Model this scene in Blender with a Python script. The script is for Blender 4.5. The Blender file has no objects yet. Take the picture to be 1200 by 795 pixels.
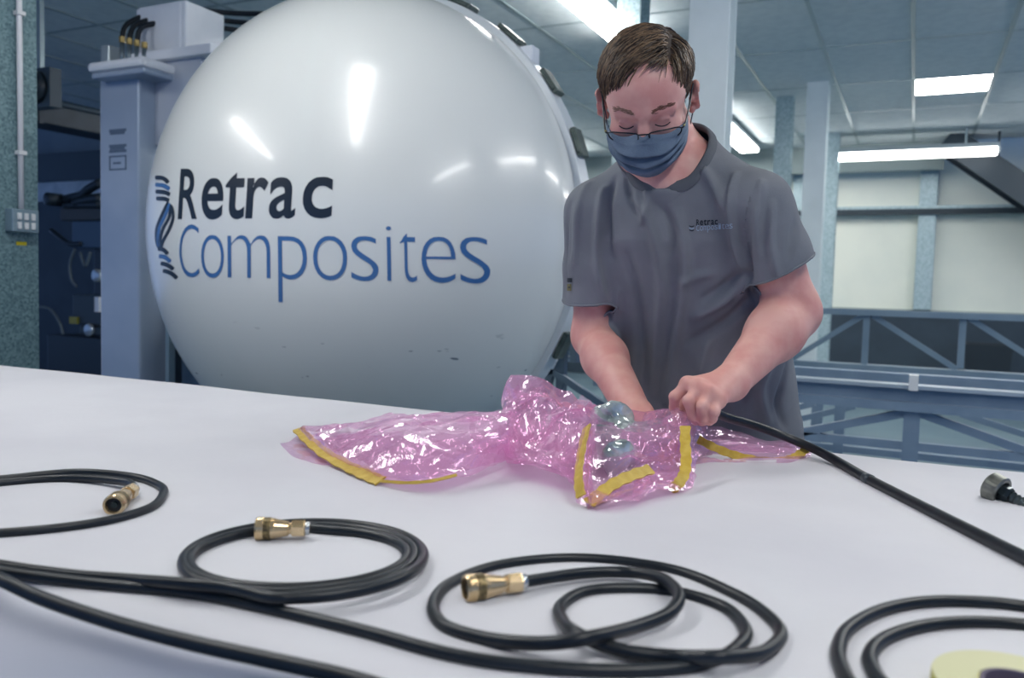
import bpy, bmesh, math, random
import numpy as np
from mathutils import Vector, Matrix
from mathutils.bvhtree import BVHTree

random.seed(7)
rng = np.random.default_rng(7)
SC = bpy.context.scene
C = SC.collection

# ------------------------------------------------------------------ camera, world, exposure
F_PX = 969.0; CXP, CYP = 600.0, 397.5; CAM_H = 1.25
_vy = np.array([1071 - CXP, -(349 - CYP), -F_PX]); _vy /= np.linalg.norm(_vy)
_vx = np.array([-1405 - CXP, -(280 - CYP), -F_PX]); _vx /= np.linalg.norm(_vx)
_X = -_vx; _X = _X - _vy * _X.dot(_vy); _X /= np.linalg.norm(_X)
CAMR = np.stack([_X, _vy, np.cross(_X, _vy)])          # world = CAMR @ camera vector
CAMO = np.array([0.0, 0.0, CAM_H])
cam = bpy.data.cameras.new('camera'); camo = bpy.data.objects.new('camera', cam); C.objects.link(camo)
cam.sensor_width = 36.0; cam.lens = F_PX / 1200.0 * 36.0; cam.clip_start = 0.02; cam.clip_end = 100
M4 = Matrix([list(CAMR[i]) + [CAMO[i]] for i in range(3)] + [[0, 0, 0, 1]])
camo.matrix_world = M4
cam.dof.use_dof = True; cam.dof.focus_distance = 1.42; cam.dof.aperture_fstop = 5.0
SC.camera = camo

wd = bpy.data.worlds.new('world'); SC.world = wd; wd.use_nodes = True
wd.node_tree.nodes['Background'].inputs[0].default_value = (0.25, 0.44, 0.92, 1)
wd.node_tree.nodes['Background'].inputs[1].default_value = 0.78
SC.view_settings.view_transform = 'Standard'
SC.view_settings.look = 'None'
SC.view_settings.gamma = 1.0
SC.view_settings.use_curve_mapping = False
SC.view_settings.exposure = 0.0
LAMP = 27.0           # radiance of the fluorescent diffusers

# ------------------------------------------------------------------ picking real positions
def ray(px, py):
    return CAMR @ np.array([(px - CXP) / F_PX, -(py - CYP) / F_PX, -1.0])
def PZ(px, py, z):
    r = ray(px, py); return CAMO + r * ((z - CAM_H) / r[2])
def PY(px, py, y):
    r = ray(px, py); return CAMO + r * (y / r[1])

# ------------------------------------------------------------------ materials
def lin(h):
    c = [int(h[i:i + 2], 16) / 255 for i in (0, 2, 4)]
    return [x / 12.92 if x <= .04045 else ((x + .055) / 1.055) ** 2.4 for x in c]
MATS = {}
def mat(name, col, rough=.5, metal=0., col2=None, scale=8., detail=3., bump=0., bscale=60., spec=.5, lo=.4, hi=.65,
        coords='Object', stretch=None, emit=None, estr=0., alpha=None, coat=0., sss=0., voro=False):
    if name in MATS: return MATS[name]
    m = bpy.data.materials.new(name); m.use_nodes = True; nt = m.node_tree; N = nt.nodes; L = nt.links
    b = N['Principled BSDF']
    if isinstance(col, str): col = lin(col)
    b.inputs['Base Color'].default_value = (*col, 1); b.inputs['Roughness'].default_value = rough
    b.inputs['Metallic'].default_value = metal; b.inputs['Specular IOR Level'].default_value = spec
    if coat: b.inputs['Coat Weight'].default_value = coat; b.inputs['Coat Roughness'].default_value = .08
    if sss:
        b.inputs['Subsurface Weight'].default_value = sss; b.inputs['Subsurface Radius'].default_value = (.012, .004, .002)
        b.inputs['Subsurface Scale'].default_value = 1.0
    tc = N.new('ShaderNodeTexCoord'); src = tc.outputs[coords]
    if stretch:
        mp = N.new('ShaderNodeMapping'); mp.inputs['Scale'].default_value = stretch; L.new(src, mp.inputs[0]); src = mp.outputs[0]
    if col2 is not None:
        if isinstance(col2, str): col2 = lin(col2)
        if voro:
            t = N.new('ShaderNodeTexVoronoi'); t.inputs['Scale'].default_value = scale; o = t.outputs['Color']
        else:
            t = N.new('ShaderNodeTexNoise'); t.inputs['Scale'].default_value = scale; t.inputs['Detail'].default_value = detail; o = t.outputs[0]
        L.new(src, t.inputs['Vector'])
        r = N.new('ShaderNodeValToRGB'); r.color_ramp.elements[0].position = lo; r.color_ramp.elements[1].position = hi
        r.color_ramp.elements[0].color = (*col, 1); r.color_ramp.elements[1].color = (*col2, 1)
        L.new(o, r.inputs[0]); L.new(r.outputs[0], b.inputs['Base Color'])
    if bump:
        t = N.new('ShaderNodeTexNoise'); t.inputs['Scale'].default_value = bscale; t.inputs['Detail'].default_value = 3
        L.new(src, t.inputs['Vector'])
        bp = N.new('ShaderNodeBump'); bp.inputs['Strength'].default_value = bump; bp.inputs['Distance'].default_value = .01
        L.new(t.outputs[0], bp.inputs['Height']); L.new(bp.outputs[0], b.inputs['Normal'])
    if emit is not None:
        b.inputs['Emission Color'].default_value = (*emit, 1); b.inputs['Emission Strength'].default_value = estr
    MATS[name] = m
    return m

# ------------------------------------------------------------------ object helpers
ORG = {}
def _tag(o, label=None, cat=None, group=None, kind=None):
    if label: o['label'] = label
    if cat: o['category'] = cat
    if group: o['group'] = group
    if kind: o['kind'] = kind
    return o
def thing(name, label, cat, loc, group=None):
    o = bpy.data.objects.new(name, None); C.objects.link(o); o.location = loc; o.empty_display_size = .1
    ORG[o.name] = np.array(loc, float)
    return _tag(o, label, cat, group)
def obj(name, verts, faces, m, parent=None, smooth=False, loc=None, label=None):
    """verts are world positions; the object's origin is its parent's (or loc)."""
    verts = np.asarray(verts, float)
    org = ORG[parent.name] if parent is not None else (np.array(loc, float) if loc is not None else np.zeros(3))
    me = bpy.data.meshes.new(name); me.from_pydata((verts - org).tolist(), [], faces if isinstance(faces, list) else faces.tolist()); me.update()
    if smooth:
        me.polygons.foreach_set('use_smooth', [True] * len(me.polygons))
    o = bpy.data.objects.new(name, me); C.objects.link(o)
    if m is not None: me.materials.append(m)
    if parent is not None: o.parent = parent
    else: o.location = org
    ORG[o.name] = org
    if label: o['label'] = label
    return o
def struct(o):
    o['kind'] = 'structure'; return o
def solidify(o, t, off=-1):
    md = o.modifiers.new('thick', 'SOLIDIFY'); md.thickness = t; md.offset = off; return o
def subsurf(o, n=1):
    md = o.modifiers.new('sub', 'SUBSURF'); md.levels = n; md.render_levels = n; return o
def bevelmod(o, w, n=2):
    md = o.modifiers.new('bev', 'BEVEL'); md.width = w; md.segments = n; md.limit_method = 'ANGLE'; return o

class G:
    """collects geometry for one mesh"""
    def __init__(s): s.v = []; s.f = []
    def add(s, v, f):
        n = len(s.v); s.v += [tuple(p) for p in v]; s.f += [tuple(i + n for i in q) for q in f]; return s
    def box(s, x0, x1, y0, y1, z0, z1):
        v = [(x, y, z) for x in (x0, x1) for y in (y0, y1) for z in (z0, z1)]
        return s.add(v, [(0, 1, 3, 2), (4, 6, 7, 5), (0, 4, 5, 1), (2, 3, 7, 6), (0, 2, 6, 4), (1, 5, 7, 3)])
    def bar(s, a, b, w, h, up=(0, 0, 1)):
        a = np.array(a, float); b = np.array(b, float); d = b - a; d /= np.linalg.norm(d)
        u = np.array(up, float); sd = np.cross(d, u); n = np.linalg.norm(sd)
        sd = sd / n if n > 1e-6 else np.array([1., 0, 0]); u = np.cross(sd, d)
        v = []
        for p in (a, b):
            for i, j in ((-1, -1), (1, -1), (1, 1), (-1, 1)): v.append(p + sd * w / 2 * i + u * h / 2 * j)
        return s.add(v, [(3, 2, 1, 0), (4, 5, 6, 7), (0, 1, 5, 4), (1, 2, 6, 5), (2, 3, 7, 6), (3, 0, 4, 7)])
    def tube(s, pts, r, n=10, cap=True):
        pts = np.array(pts, float); m = len(pts)
        rr = np.full(m, r) if np.isscalar(r) else np.array(r, float)
        t = np.gradient(pts, axis=0); t /= np.linalg.norm(t, axis=1)[:, None] + 1e-12
        u = np.cross(t[0], (0, 0, 1.)); 
        if np.linalg.norm(u) < 1e-4: u = np.cross(t[0], (0, 1., 0))
        u /= np.linalg.norm(u); v = []
        for i in range(m):
            u = u - t[i] * u.dot(t[i]); u /= np.linalg.norm(u); w = np.cross(t[i], u)
            for k in range(n):
                a = 2 * math.pi * k / n; v.append(pts[i] + rr[i] * (math.cos(a) * u + math.sin(a) * w))
        f = [(i * n + k, i * n + (k + 1) % n, (i + 1) * n + (k + 1) % n, (i + 1) * n + k) for i in range(m - 1) for k in range(n)]
        if cap: f += [tuple(range(n - 1, -1, -1)), tuple((m - 1) * n + k for k in range(n))]
        return s.add(v, f)
    def lathe(s, prof, org, axis, n=24, close=False, phase=0.):
        """prof: (distance along axis, radius)"""
        a = np.array(axis, float); a /= np.linalg.norm(a)
        u = np.cross(a, (0, 0, 1.)); 
        if np.linalg.norm(u) < 1e-4: u = np.array([1., 0, 0])
        u /= np.linalg.norm(u); w = np.cross(a, u); v = []
        for d, r in prof:
            for k in range(n):
                t = 2 * math.pi * k / n + phase; v.append(np.array(org) + a * d + r * (math.cos(t) * u + math.sin(t) * w))
        m = len(prof)
        f = [(i * n + k, i * n + (k + 1) % n, (i + 1) * n + (k + 1) % n, (i + 1) * n + k) for i in range(m - 1) for k in range(n)]
        if close: f += [((m - 1) * n + k, (m - 1) * n + (k + 1) % n, (k + 1) % n, k) for k in range(n)]
        else: f += [tuple(range(n - 1, -1, -1)), tuple((m - 1) * n + k for k in range(n))]
        return s.add(v, f)
    def ball(s, c, r, n=12):
        r = np.array(r if not np.isscalar(r) else (r, r, r), float)
        v = []; f = []; h = n // 2
        for i in range(h + 1):
            ph = math.pi * i / h
            for k in range(n):
                th = 2 * math.pi * k / n
                v.append(np.array(c) + r * (math.sin(ph) * math.cos(th), math.sin(ph) * math.sin(th), math.cos(ph)))
        f = [(i * n + k, (i + 1) * n + k, (i + 1) * n + (k + 1) % n, i * n + (k + 1) % n) for i in range(h) for k in range(n)]
        return s.add(v, f)
    def grid(s, P, closed=False):
        P = np.asarray(P); a, b = P.shape[:2]
        f = [(i * b + j, i * b + j + 1, (i + 1) * b + j + 1, (i + 1) * b + j) for i in range(a - 1) for j in range(b - 1)]
        if closed: f += [(i * b + b - 1, i * b, (i + 1) * b, (i + 1) * b + b - 1) for i in range(a - 1)]
        return s.add(P.reshape(-1, 3), f)
    def build(s, name, m, parent=None, smooth=False, loc=None, bevel=0, label=None):
        o = obj(name, s.v, s.f, m, parent, smooth, loc, label)
        if bevel: bevelmod(o, bevel)
        return o

def catmull(P, n=8, closed=False):
    P = np.array(P, float); m = len(P); out = []
    seg = m if closed else m - 1
    for i in range(seg):
        if closed: a, b, c, d = P[(i - 1) % m], P[i], P[(i + 1) % m], P[(i + 2) % m]
        else: a, b, c, d = P[max(i - 1, 0)], P[i], P[i + 1], P[min(i + 2, m - 1)]
        for k in range(n):
            t = k / n
            out.append(.5 * ((2 * b) + (c - a) * t + (2 * a - 5 * b + 4 * c - d) * t * t + (3 * b - a - 3 * c + d) * t ** 3))
    if not closed: out.append(P[-1])
    return np.array(out)

# materials used widely
GALV = mat('galvanised_steel', '93abb0', .45, .25, 'b9cbcf', 60, 4, voro=True, lo=.1, hi=.9)
COLM = mat('column_paint', 'e8f0ef', .5, 0, 'dde6e5', 3, 4)
STEEL = mat('blue_grey_steel', '96a6ba', .38, .25, 'a6b4c5', 2, 3)
FRAMEP = mat('frame_paint', '74899e', .45, .1, '8296a9', 5, 3)
DARK = mat('dark_machine', '26333f', .5, .1, '2f3d49', 6, 3)
RUBBER = mat('black_rubber', '10181f', .4, 0, '161f27', 30, 3, spec=.4)
WHITEP = mat('white_powder_coat', 'e0e4e9', .4, 0, 'd2d8df', 4, 3)
LIT = mat('lit_diffuser', 'ffffff', .5, emit=(1., .985, .96), estr=LAMP)

# ------------------------------------------------------------------ the room
CEIL = 3.09
WALLY = 11.45
g = G().box(-12, 6, -5, WALLY + .3, -.2, 0)
struct(g.build('floor', mat('floor_concrete', '5d7480', .45, 0, '6a808a', 1.3, 5, bump=.05)))
g = G().box(-12, 6, -5, 11.05, CEIL + .03, CEIL + .25)
ceiling = struct(g.build('ceiling', mat('ceiling_void', '59666e', .9)))
TILE = mat('ceiling_tile_mineral', 'd2dbdd', .85, 0, 'c8d2d5', 14, 4, bump=.03, bscale=200)
TBAR = mat('ceiling_grid_metal', '9fb0b4', .35, .4)
gx = [-.1 + .6 * k for k in range(-17, 6)]
gy = [3.05 + 1.2 * k for k in range(-3, 8)] 
lampcell = None
tme = None
for i in range(len(gx) - 1):
    for j in range(len(gy) - 1):
        x0, x1, y0, y1 = gx[i], gx[i + 1], gy[j], gy[j + 1]
        if y1 < 2.0 or y0 > 11.0: continue
        y1 = min(y1, 11.03)
        # only where the photo could see it
        cx, cy = (x0 + x1) / 2, (y0 + y1) / 2
        if math.atan2(cx, cy) > .35 or math.atan2(cx, cy) < -1.05: continue
        hole = (i, j)
        if abs(cx - .2) < .31 and y0 < 8.1 < y1:
            lampcell = (x0, x1, y0, y1)
            G().box(x0 + .012, x1 - .012, y0 + .61, y1 - .012, CEIL, CEIL + .012).build('ceiling_tile', TILE, ceiling)
            continue
        if y1 - y0 > 1.19:
            if tme is None:
                o = G().box(x0 + .012, x1 - .012, y0 + .012, y1 - .012, CEIL, CEIL + .012).build('ceiling_tile', TILE, ceiling)
                tme = (o.data, x0, y0)
            else:
                o = bpy.data.objects.new('ceiling_tile', tme[0]); C.objects.link(o); o.parent = ceiling; o.location = (x0 - tme[1], y0 - tme[2], 0)
        else:
            G().box(x0 + .012, x1 - .012, y0 + .012, y1 - .012, CEIL, CEIL + .012).build('ceiling_tile', TILE, ceiling)
for x in gx:
    if x < 3: G().box(x - .014, x + .014, 1.85, 11.03, CEIL - .006, CEIL + .02).build('grid_bar', TBAR, ceiling)
for y in gy:
    if 1.8 < y < 11: G().box(gx[0], gx[-1], y - .012, y + .012, CEIL - .004, CEIL + .02).build('grid_bar', TBAR, ceiling)
x0, x1, y0, y1 = lampcell
t = thing('ceiling_panel_light', 'small square recessed ceiling panel light at the upper right', 'ceiling light', ((x0 + x1) / 2, y0 + .3, CEIL))
G().box(x0 + .016, x1 - .016, y0 + .016, y0 + .596, CEIL - .004, CEIL + .01).build('diffuser', LIT, t)
gg = G()
for a in ((x0 + .002, x0 + .016, y0 + .002, y0 + .61), (x1 - .016, x1 - .002, y0 + .002, y0 + .61), (x0 + .016, x1 - .016, y0 + .002, y0 + .016), (x0 + .016, x1 - .016, y0 + .596, y0 + .61)):
    gg.box(a[0], a[1], a[2], a[3], CEIL - .006, CEIL + .012)
gg.build('frame', TBAR, t)

def batten(label, x0, x1, y0, y1, z, group=None, lh=.045, m=None):
    z = z + lh - .045
    t = thing('batten_light', label, 'ceiling light', ((x0 + x1) / 2, (y0 + y1) / 2, z), group)
    G().box(x0 - .015, x1 + .015, y0 - .02, y1 + .02, z + .045, z + .09).build('housing', mat('batten_housing', '8e9ba0', .5), t)
    G().box(x0, x1, y0, y1, z + .045 - lh, z + .045).build('diffuser', m or LIT, t, bevel=.012)
    if x1 - x0 > y1 - y0:
        for x in (x0 - .012, x1 + .012): G().box(x - .012, x + .012, y0 - .01, y1 + .01, z - .003, z + .05).build('end_cap', mat('end_cap_plastic', 'c3cccc', .5), t)
        for x in (x0 + .3, x1 - .3): G().box(x - .01, x + .01, (y0 + y1) / 2 - .01, (y0 + y1) / 2 + .01, z + .09, CEIL + .03).build('hanger', TBAR, t)
    else:
        for y in (y0 - .012, y1 + .012): G().box(x0 - .01, x1 + .01, y - .012, y + .012, z - .003, z + .05).build('end_cap', mat('end_cap_plastic', 'c3cccc', .5), t)
        for y in (y0 + .3, y1 - .3): G().box((x0 + x1) / 2 - .01, (x0 + x1) / 2 + .01, y - .01, y + .01, z + .09, CEIL + .03).build('hanger', TBAR, t)
    return t
ZB = 2.985
batten("bright batten light on the ceiling just left of the man's head", -2.03, -1.82, 3.9, 5.75, ZB)
batten("far batten light seen just above the man's shoulder on the right", -2.03, -1.82, 8.2, 10.55, ZB)
_a = PY(983, 188.5, 10.2); _b = PY(1169, 181, 10.2)
batten('long batten light along the top of the cream back wall', _a[0] - .35, _b[0], 10.2, 10.3, _b[2], lh=.085, m=mat('lit_far_tube', 'ffffff', .5, emit=(1., .985, .96), estr=7.0))
for x, ya in ((-2.03, .0), (.55, -.9), (-4.3, -.6)):
    batten('batten light on the ceiling behind the photographer', x, x + .21, ya, ya + 1.85, ZB, 'batten lights behind the photographer')
for x, ya in ((.95, 1.9), (1.35, 4.6), (1.35, 8.2)):  # unseen fill lamps, added to brighten the pale column and the background
    batten('added fill batten light on the ceiling out of view on the right', x, x + .21, ya, ya + 1.85, ZB, 'added fill batten lights out of view on the right')
for x, ya in ((-4.3, 5.7), (-4.3, 8.6)):  # extra lamps added out of sight to lift the background brightness
    batten('added fill batten light on the ceiling hidden behind the white dome', x, x + .21, ya, ya + 1.85, ZB, 'added fill batten lights behind the white dome')

# back wall: cream cladding above a dark dado, studs, rail
CREAM = mat('cream_cladding', 'e9ecdf', .6, 0, 'dfe4d9', 1.2, 5)
wall = struct(G().box(-12, 6, WALLY, WALLY + .2, 0, 4).build('wall_back', CREAM))
for i, x in enumerate(np.arange(-2.75, 3.5, 1.45)):
    G().box(x + .01, x + 1.44, WALLY - .03, WALLY, 1.1, 2.35).build('wall_panel', CREAM, wall)
    G().box(x + .01, x + 1.44, WALLY - .03, WALLY, 2.37, 3.3).build('wall_panel', CREAM, wall)
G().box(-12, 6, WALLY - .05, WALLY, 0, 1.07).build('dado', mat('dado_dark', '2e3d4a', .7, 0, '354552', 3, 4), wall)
G().box(-12, 6, WALLY - .07, WALLY, 1.07, 1.10).build('dado_ledge', mat('ledge', '8d9b98', .6), wall)
G().box(-12, PY(1106, 195, 11.0)[0], 11.0, 11.08, PY(1050, 200, 11.0)[2], 3.35).build('bulkhead', mat('bulkhead_paint', '8a9898', .7), wall)
for x in (-2.84, -1.38, .095, 1.55, 3.0):
    s = G(); s.box(x - .1, x + .1, WALLY - .16, WALLY - .03, 1.1, 3.1)
    s.build('wall_stud', GALV, wall, bevel=.01)
G().box(-6, 5, WALLY - .2, WALLY - .03, 2.33, 2.365).build('wall_rail', GALV, wall)
G().box(-6, 5, WALLY - .2, WALLY - .16, 2.26, 2.33).build('wall_rail', mat('rail_dark', '2c3a42', .6), wall)

# steel columns
def hcolumn(label, x, y, w, d, z1, m, group, tf=.014):
    t = thing('steel_column', label, 'column', (x, y, 0), group)
    G().box(x - w / 2, x + w / 2, y - d / 2, y - d / 2 + tf, 0, z1).build('flange', m, t)
    G().box(x - w / 2, x + w / 2, y + d / 2 - tf, y + d / 2, 0, z1).build('flange', m, t)
    G().box(x - tf / 2, x + tf / 2, y - d / 2 + tf, y + d / 2 - tf, 0, z1).build('web', m, t)
    G().box(x - w / 2 - .04, x + w / 2 + .04, y - d / 2 - .04, y + d / 2 + .04, 0, .02).build('base_plate', GALV, t)
    return t
GC = 'steel columns'
hcolumn("wide pale steel column directly behind the man's shoulder", -.97, 4.2, .195, .17, CEIL + .03, COLM, GC)
hcolumn("galvanised steel column behind the top of the man's head", -1.63, 4.95, .145, .2, CEIL + .03, GALV, GC)
hcolumn('thin galvanised column, leftmost of the three beside the cream wall', -1.18, 8.2, .155, .12, CEIL + .03, GALV, GC)
hcolumn('pale middle column of the three beside the cream wall', -.84, 7.75, .175, .16, CEIL + .03, COLM, GC)
hcolumn('galvanised column closest to the cream wall panels', -.93, 10.2, .16, .14, CEIL + .03, GALV, GC)

# near column on the left with conduit and switch box (its side faces the aisle)
def PX(px, py, x):
    r = ray(px, py); return CAMO + r * (x / r[0])
XC = -3.4
yf = PX(45, 300, XC)[1]; yn = yf - .30
t = thing('steel_column', 'speckled galvanised column at the left edge carrying a switch box', 'column', (XC - .1, (yf + yn) / 2, 0), GC)
NG = mat('speckled_galvanised', '48646d', .5, .2, '7d999d', 110, 2, voro=True, lo=.05, hi=1.0)
G().box(XC - .012, XC, yn, yf, 0, CEIL + .03).build('flange', NG, t)
G().box(XC - .212, XC - .2, yn, yf, 0, CEIL + .03).build('flange', NG, t)
G().box(XC - .2, XC - .012, (yn + yf) / 2 - .005, (yn + yf) / 2 + .005, 0, CEIL + .03).build('web', NG, t)
a = PX(14.5, 244, XC + .05); b = PX(46, 279, XC + .05)
zb1 = a[2]; zb0 = b[2] + .02; ya_, yb_ = a[1], b[1]
t = thing('switch_box', 'grey six-gang switch box with white conduit on the left column', 'switch box', (XC + .02, (ya_ + yb_) / 2, zb0))
G().box(XC, XC + .05, ya_, yb_, zb0, zb1).build('box', mat('switchbox_metal', '7d929d', .45, .3), t, bevel=.004)
bw = yb_ - ya_
for r in range(2):
    for c in range(3):
        yy = ya_ + bw * (.24 + .26 * c); zz = zb1 - (zb1 - zb0) * (.32 + .4 * r)
        G().box(XC + .05, XC + .058, yy - bw * .07, yy + bw * .07, zz - .014, zz + .014).build('rocker_switch', mat('switch_white', 'd4d6d6', .4), t, bevel=.002)
yc_ = PX(24, 130, XC + .015)[1]
G().tube([(XC + .013, yc_, zb1), (XC + .013, yc_, 2.2), (XC + .013, yc_, CEIL)], .0115, 10).build('conduit', mat('conduit_white', 'd2d3d6', .4), t, True)
for z in (1.75, 2.32): G().box(XC, XC + .03, yc_ - .017, yc_ + .017, z - .008, z + .008).build('conduit_clip', mat('switch_white', 'd4d6d6', .4), t)
a = PX(19, 283, XC); b = PX(31, 288, XC)
_tag(G().box(XC, XC + .002, a[1], b[1], b[2], a[2]).build('warning_sticker', mat('sticker_yellow', 'cdbb1e', .5)), 'small yellow sticker below the switch box', 'sticker')

# left back: partition with dark header and bright strip, duct, round fan
PYW = 6.6
wl = struct(G().box(-12, -4.6, PYW, PYW + .15, 0, CEIL + .03).build('wall_left', mat('partition_grey', '6d7d89', .7, 0, '637380', 2, 3)))
za = PY(80, 181, PYW)[2]; zb = PY(80, 213, PYW)[2]; zc = PY(80, 236, PYW)[2]
G().box(-12, -4.6, PYW - .12, PYW, zb, za).build('header_beam', mat('header_dark', '33434f', .6), wl)
G().box(-12, -4.6, PYW - .03, PYW, zc, zb).build('pale_panel', mat('pale_panel', 'c6cdd2', .6, 0, 'aab4bb', 4, 4), wl)
G().box(-12, -4.6, PYW - .05, PYW, 0, zc).build('dark_panel', mat('dado_dark', '2e3d4a'), wl)
# beam running back under the ceiling
pa = PY(45, 131, 4.2); 
t = thing('ceiling_duct', 'dark square duct under the ceiling behind the left column', 'duct', (pa[0] - .1, 5.2, pa[2] - .1))
G().box(pa[0] - .3, pa[0], 3.6, PYW, pa[2] - .075, pa[2] + .075).build('duct_run', DARK, t, bevel=.006)
G().tube([(pa[0] - .12, 3.6, pa[2] + .12), (pa[0] - .12, PYW, pa[2] + .12)], .035, 10).build('pipe', mat('pipe_grey', '44545f', .5, .3), t, True)
for y in (4.2, 5.2, 6.2): G().box(pa[0] - .31, pa[0] + .01, y, y + .04, pa[2] - .085, pa[2] + .085).build('duct_joint', DARK, t)
pf = PY(40, 102, 3.4)
t = thing('extractor_fan', 'round grey fan half hidden behind the left column', 'fan', tuple(pf))
G().lathe([(0, .075), (.05, .075), (.06, .06)], pf, (0, -1, 0), 24).build('fan_body', mat('fan_grey', '546670', .5), t, True)
G().lathe([(-.02, .1), (.03, .1), (.03, .082), (-.02, .082)], pf, (0, -1, 0), 24, close=True).build('fan_ring', mat('fan_ring', '1d2932', .4), t, True)
G().box(pf[0] - .12, pf[0] + .12, pf[1] + .02, pf[1] + .1, pf[2] - .12, pf[2] + .12).build('fan_plate', mat('fan_plate', '3d4d58', .5), t)
G().box(pf[0] - .015, pf[0] + .015, pf[1] + .03, pf[1] + .06, pf[2] + .12, CEIL + .03).build('hanger', TBAR, t)
# ------------------------------------------------------------------ autoclave door
DX, DY, DZ, DR, DK, DL = -2.186, 3.05, 1.467, 1.0, .64, .14
door = thing('autoclave_door', 'huge white domed autoclave door with printed company name', 'autoclave door', (DX, DY, 0))
def dome_mat():
    m = mat('door_white_paint', 'd6d9d6', .27, 0, spec=.5, coat=.25)
    nt = m.node_tree; N = nt.nodes; L = nt.links; b = N['Principled BSDF']
    tc = N.new('ShaderNodeTexCoord')
    mp = N.new('ShaderNodeMapping'); mp.inputs['Scale'].default_value = (9, 9, 30); L.new(tc.outputs['Object'], mp.inputs[0])
    n = N.new('ShaderNodeTexNoise'); n.inputs['Scale'].default_value = 1.0; n.inputs['Detail'].default_value = 2; L.new(mp.outputs[0], n.inputs[0])
    r = N.new('ShaderNodeValToRGB'); r.color_ramp.elements[0].position = .70; r.color_ramp.elements[1].position = .73; L.new(n.outputs[0], r.inputs[0])
    sx = N.new('ShaderNodeSeparateXYZ'); L.new(tc.outputs['Object'], sx.inputs[0])
    # scuffs only along the lower door, where trolleys touch it
    mr = N.new('ShaderNodeMapRange'); mr.inputs['From Min'].default_value = 1.1; mr.inputs['From Max'].default_value = .95; L.new(sx.outputs['Z'], mr.inputs[0])
    mu = N.new('ShaderNodeMath'); mu.operation = 'MULTIPLY'; L.new(r.outputs[0], mu.inputs[0]); L.new(mr.outputs[0], mu.inputs[1])
    mx = N.new('ShaderNodeMixRGB'); L.new(mu.outputs[0], mx.inputs[0])
    mx.inputs[1].default_value = (*lin('d9dcd8'), 1); mx.inputs[2].default_value = (*lin('3b4d5e'), 1)
    L.new(mx.outputs[0], b.inputs['Base Color'])
    return m
DOMEM = dome_mat()
prof = [(DL + DK * math.sin(s), math.cos(s)) for s in np.linspace(math.pi / 2 - .012, 0, 40)]
prof = [(d * DR, r * DR) for d, r in prof] + [(.06, DR), (.05, DR + .004)]
inner = [(d - .03 if d > .1 else d, r - .03) for d, r in reversed(prof[:-1])]
G().lathe(prof + inner, (DX, DY, DZ), (0, -1, 0), 128).build('dome', DOMEM, door, True)
fl = [(.055, DR - .02), (.055, DR + .03), (-.045, DR + .03), (-.05, DR + .02), (-.05, DR - .06), (.0, DR - .06)]
G().lathe(fl, (DX, DY, DZ), (0, -1, 0), 128, close=True).build('locking_flange', mat('flange_paint', 'cfd5d8', .3, .05), door, False, bevel=.004)
NL = 24
LUGM = mat('lug_steel', '46524f', .4, .4, '5a655f', 20, 2)
lugmesh = None
_l = PY(673, 170, DY); LUG0 = math.atan2(_l[2] - DZ, _l[0] - DX)
for i in range(NL):
    a = LUG0 + 2 * math.pi * i / NL
    s = G()
    s.box(-.058, .058, -.04, .04, .0, .022); s.box(-.046, .046, -.048, -.036, .003, .016)
    if lugmesh is None:
        o = s.build('clamp_lug', LUGM, door, bevel=.005); lugmesh = o.data; 
    else:
        o = bpy.data.objects.new('clamp_lug', lugmesh); C.objects.link(o); o.parent = door
        bevelmod(o, .005)
    # local frame: x tangential, z radial
    rad = Vector((math.cos(a), 0, math.sin(a))); tan = Vector((math.sin(a), 0, -math.cos(a)))
    o.matrix_local = Matrix.Translation(Vector((0, -.0, DZ)) + rad * (DR + .03)) @ Matrix((( tan.x, 0, rad.x, 0), (0, 1, 0, 0), (tan.z, 0, rad.z, 0), (0, 0, 0, 1)))
    # the first mesh was built relative to the door's base
    if i == 0:
        pass
for v in lugmesh.vertices: v.co = Vector((v.co.x + DX, v.co.y + DY, v.co.z))   # bring the shared lug mesh to its own centre
G().bar((DX - .25, DY - .06, .12), (DX - .25, DY - .06, DZ - DR + .06), .12, .16).build('support_foot', STEEL, door)
G().bar((DX + .35, DY - .0, .0), (DX + .35, DY - .0, DZ - DR + .12), .12, .12, (0, 1, 0)).build('support_foot', STEEL, door)
G().bar((DX - .35, DY - .0, .0), (DX - .35, DY - .0, DZ - DR + .12), .12, .12, (0, 1, 0)).build('support_foot', STEEL, door)
G().box(DX - .6, DX + .6, DY - .12, DY + .12, 0, .12).build('base_beam', STEEL, door)
# small white bracket beside a lug
pb = PY(621, 68, DY + .02)
G().box(pb[0] - .03, pb[0] + .03, DY - .02, DY + .05, pb[2] - .045, pb[2] + .04).build('bracket', WHITEP, door, bevel=.006)

def on_dome(px, py, lift=.0015):
    r = ray(px, py); c = np.array([DX, DY - DL * DR, DZ]); s = np.array([1 / DR, 1 / (DK * DR), 1 / DR])
    o = (CAMO - c) * s; d = r * s
    A = d.dot(d); B = 2 * o.dot(d); Q = o.dot(o) - 1
    t = (-B - math.sqrt(max(B * B - 4 * A * Q, 0))) / (2 * A)
    p = CAMO + r * t; n = (p - c) * s * s; n /= np.linalg.norm(n)
    return p + n * lift

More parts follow.
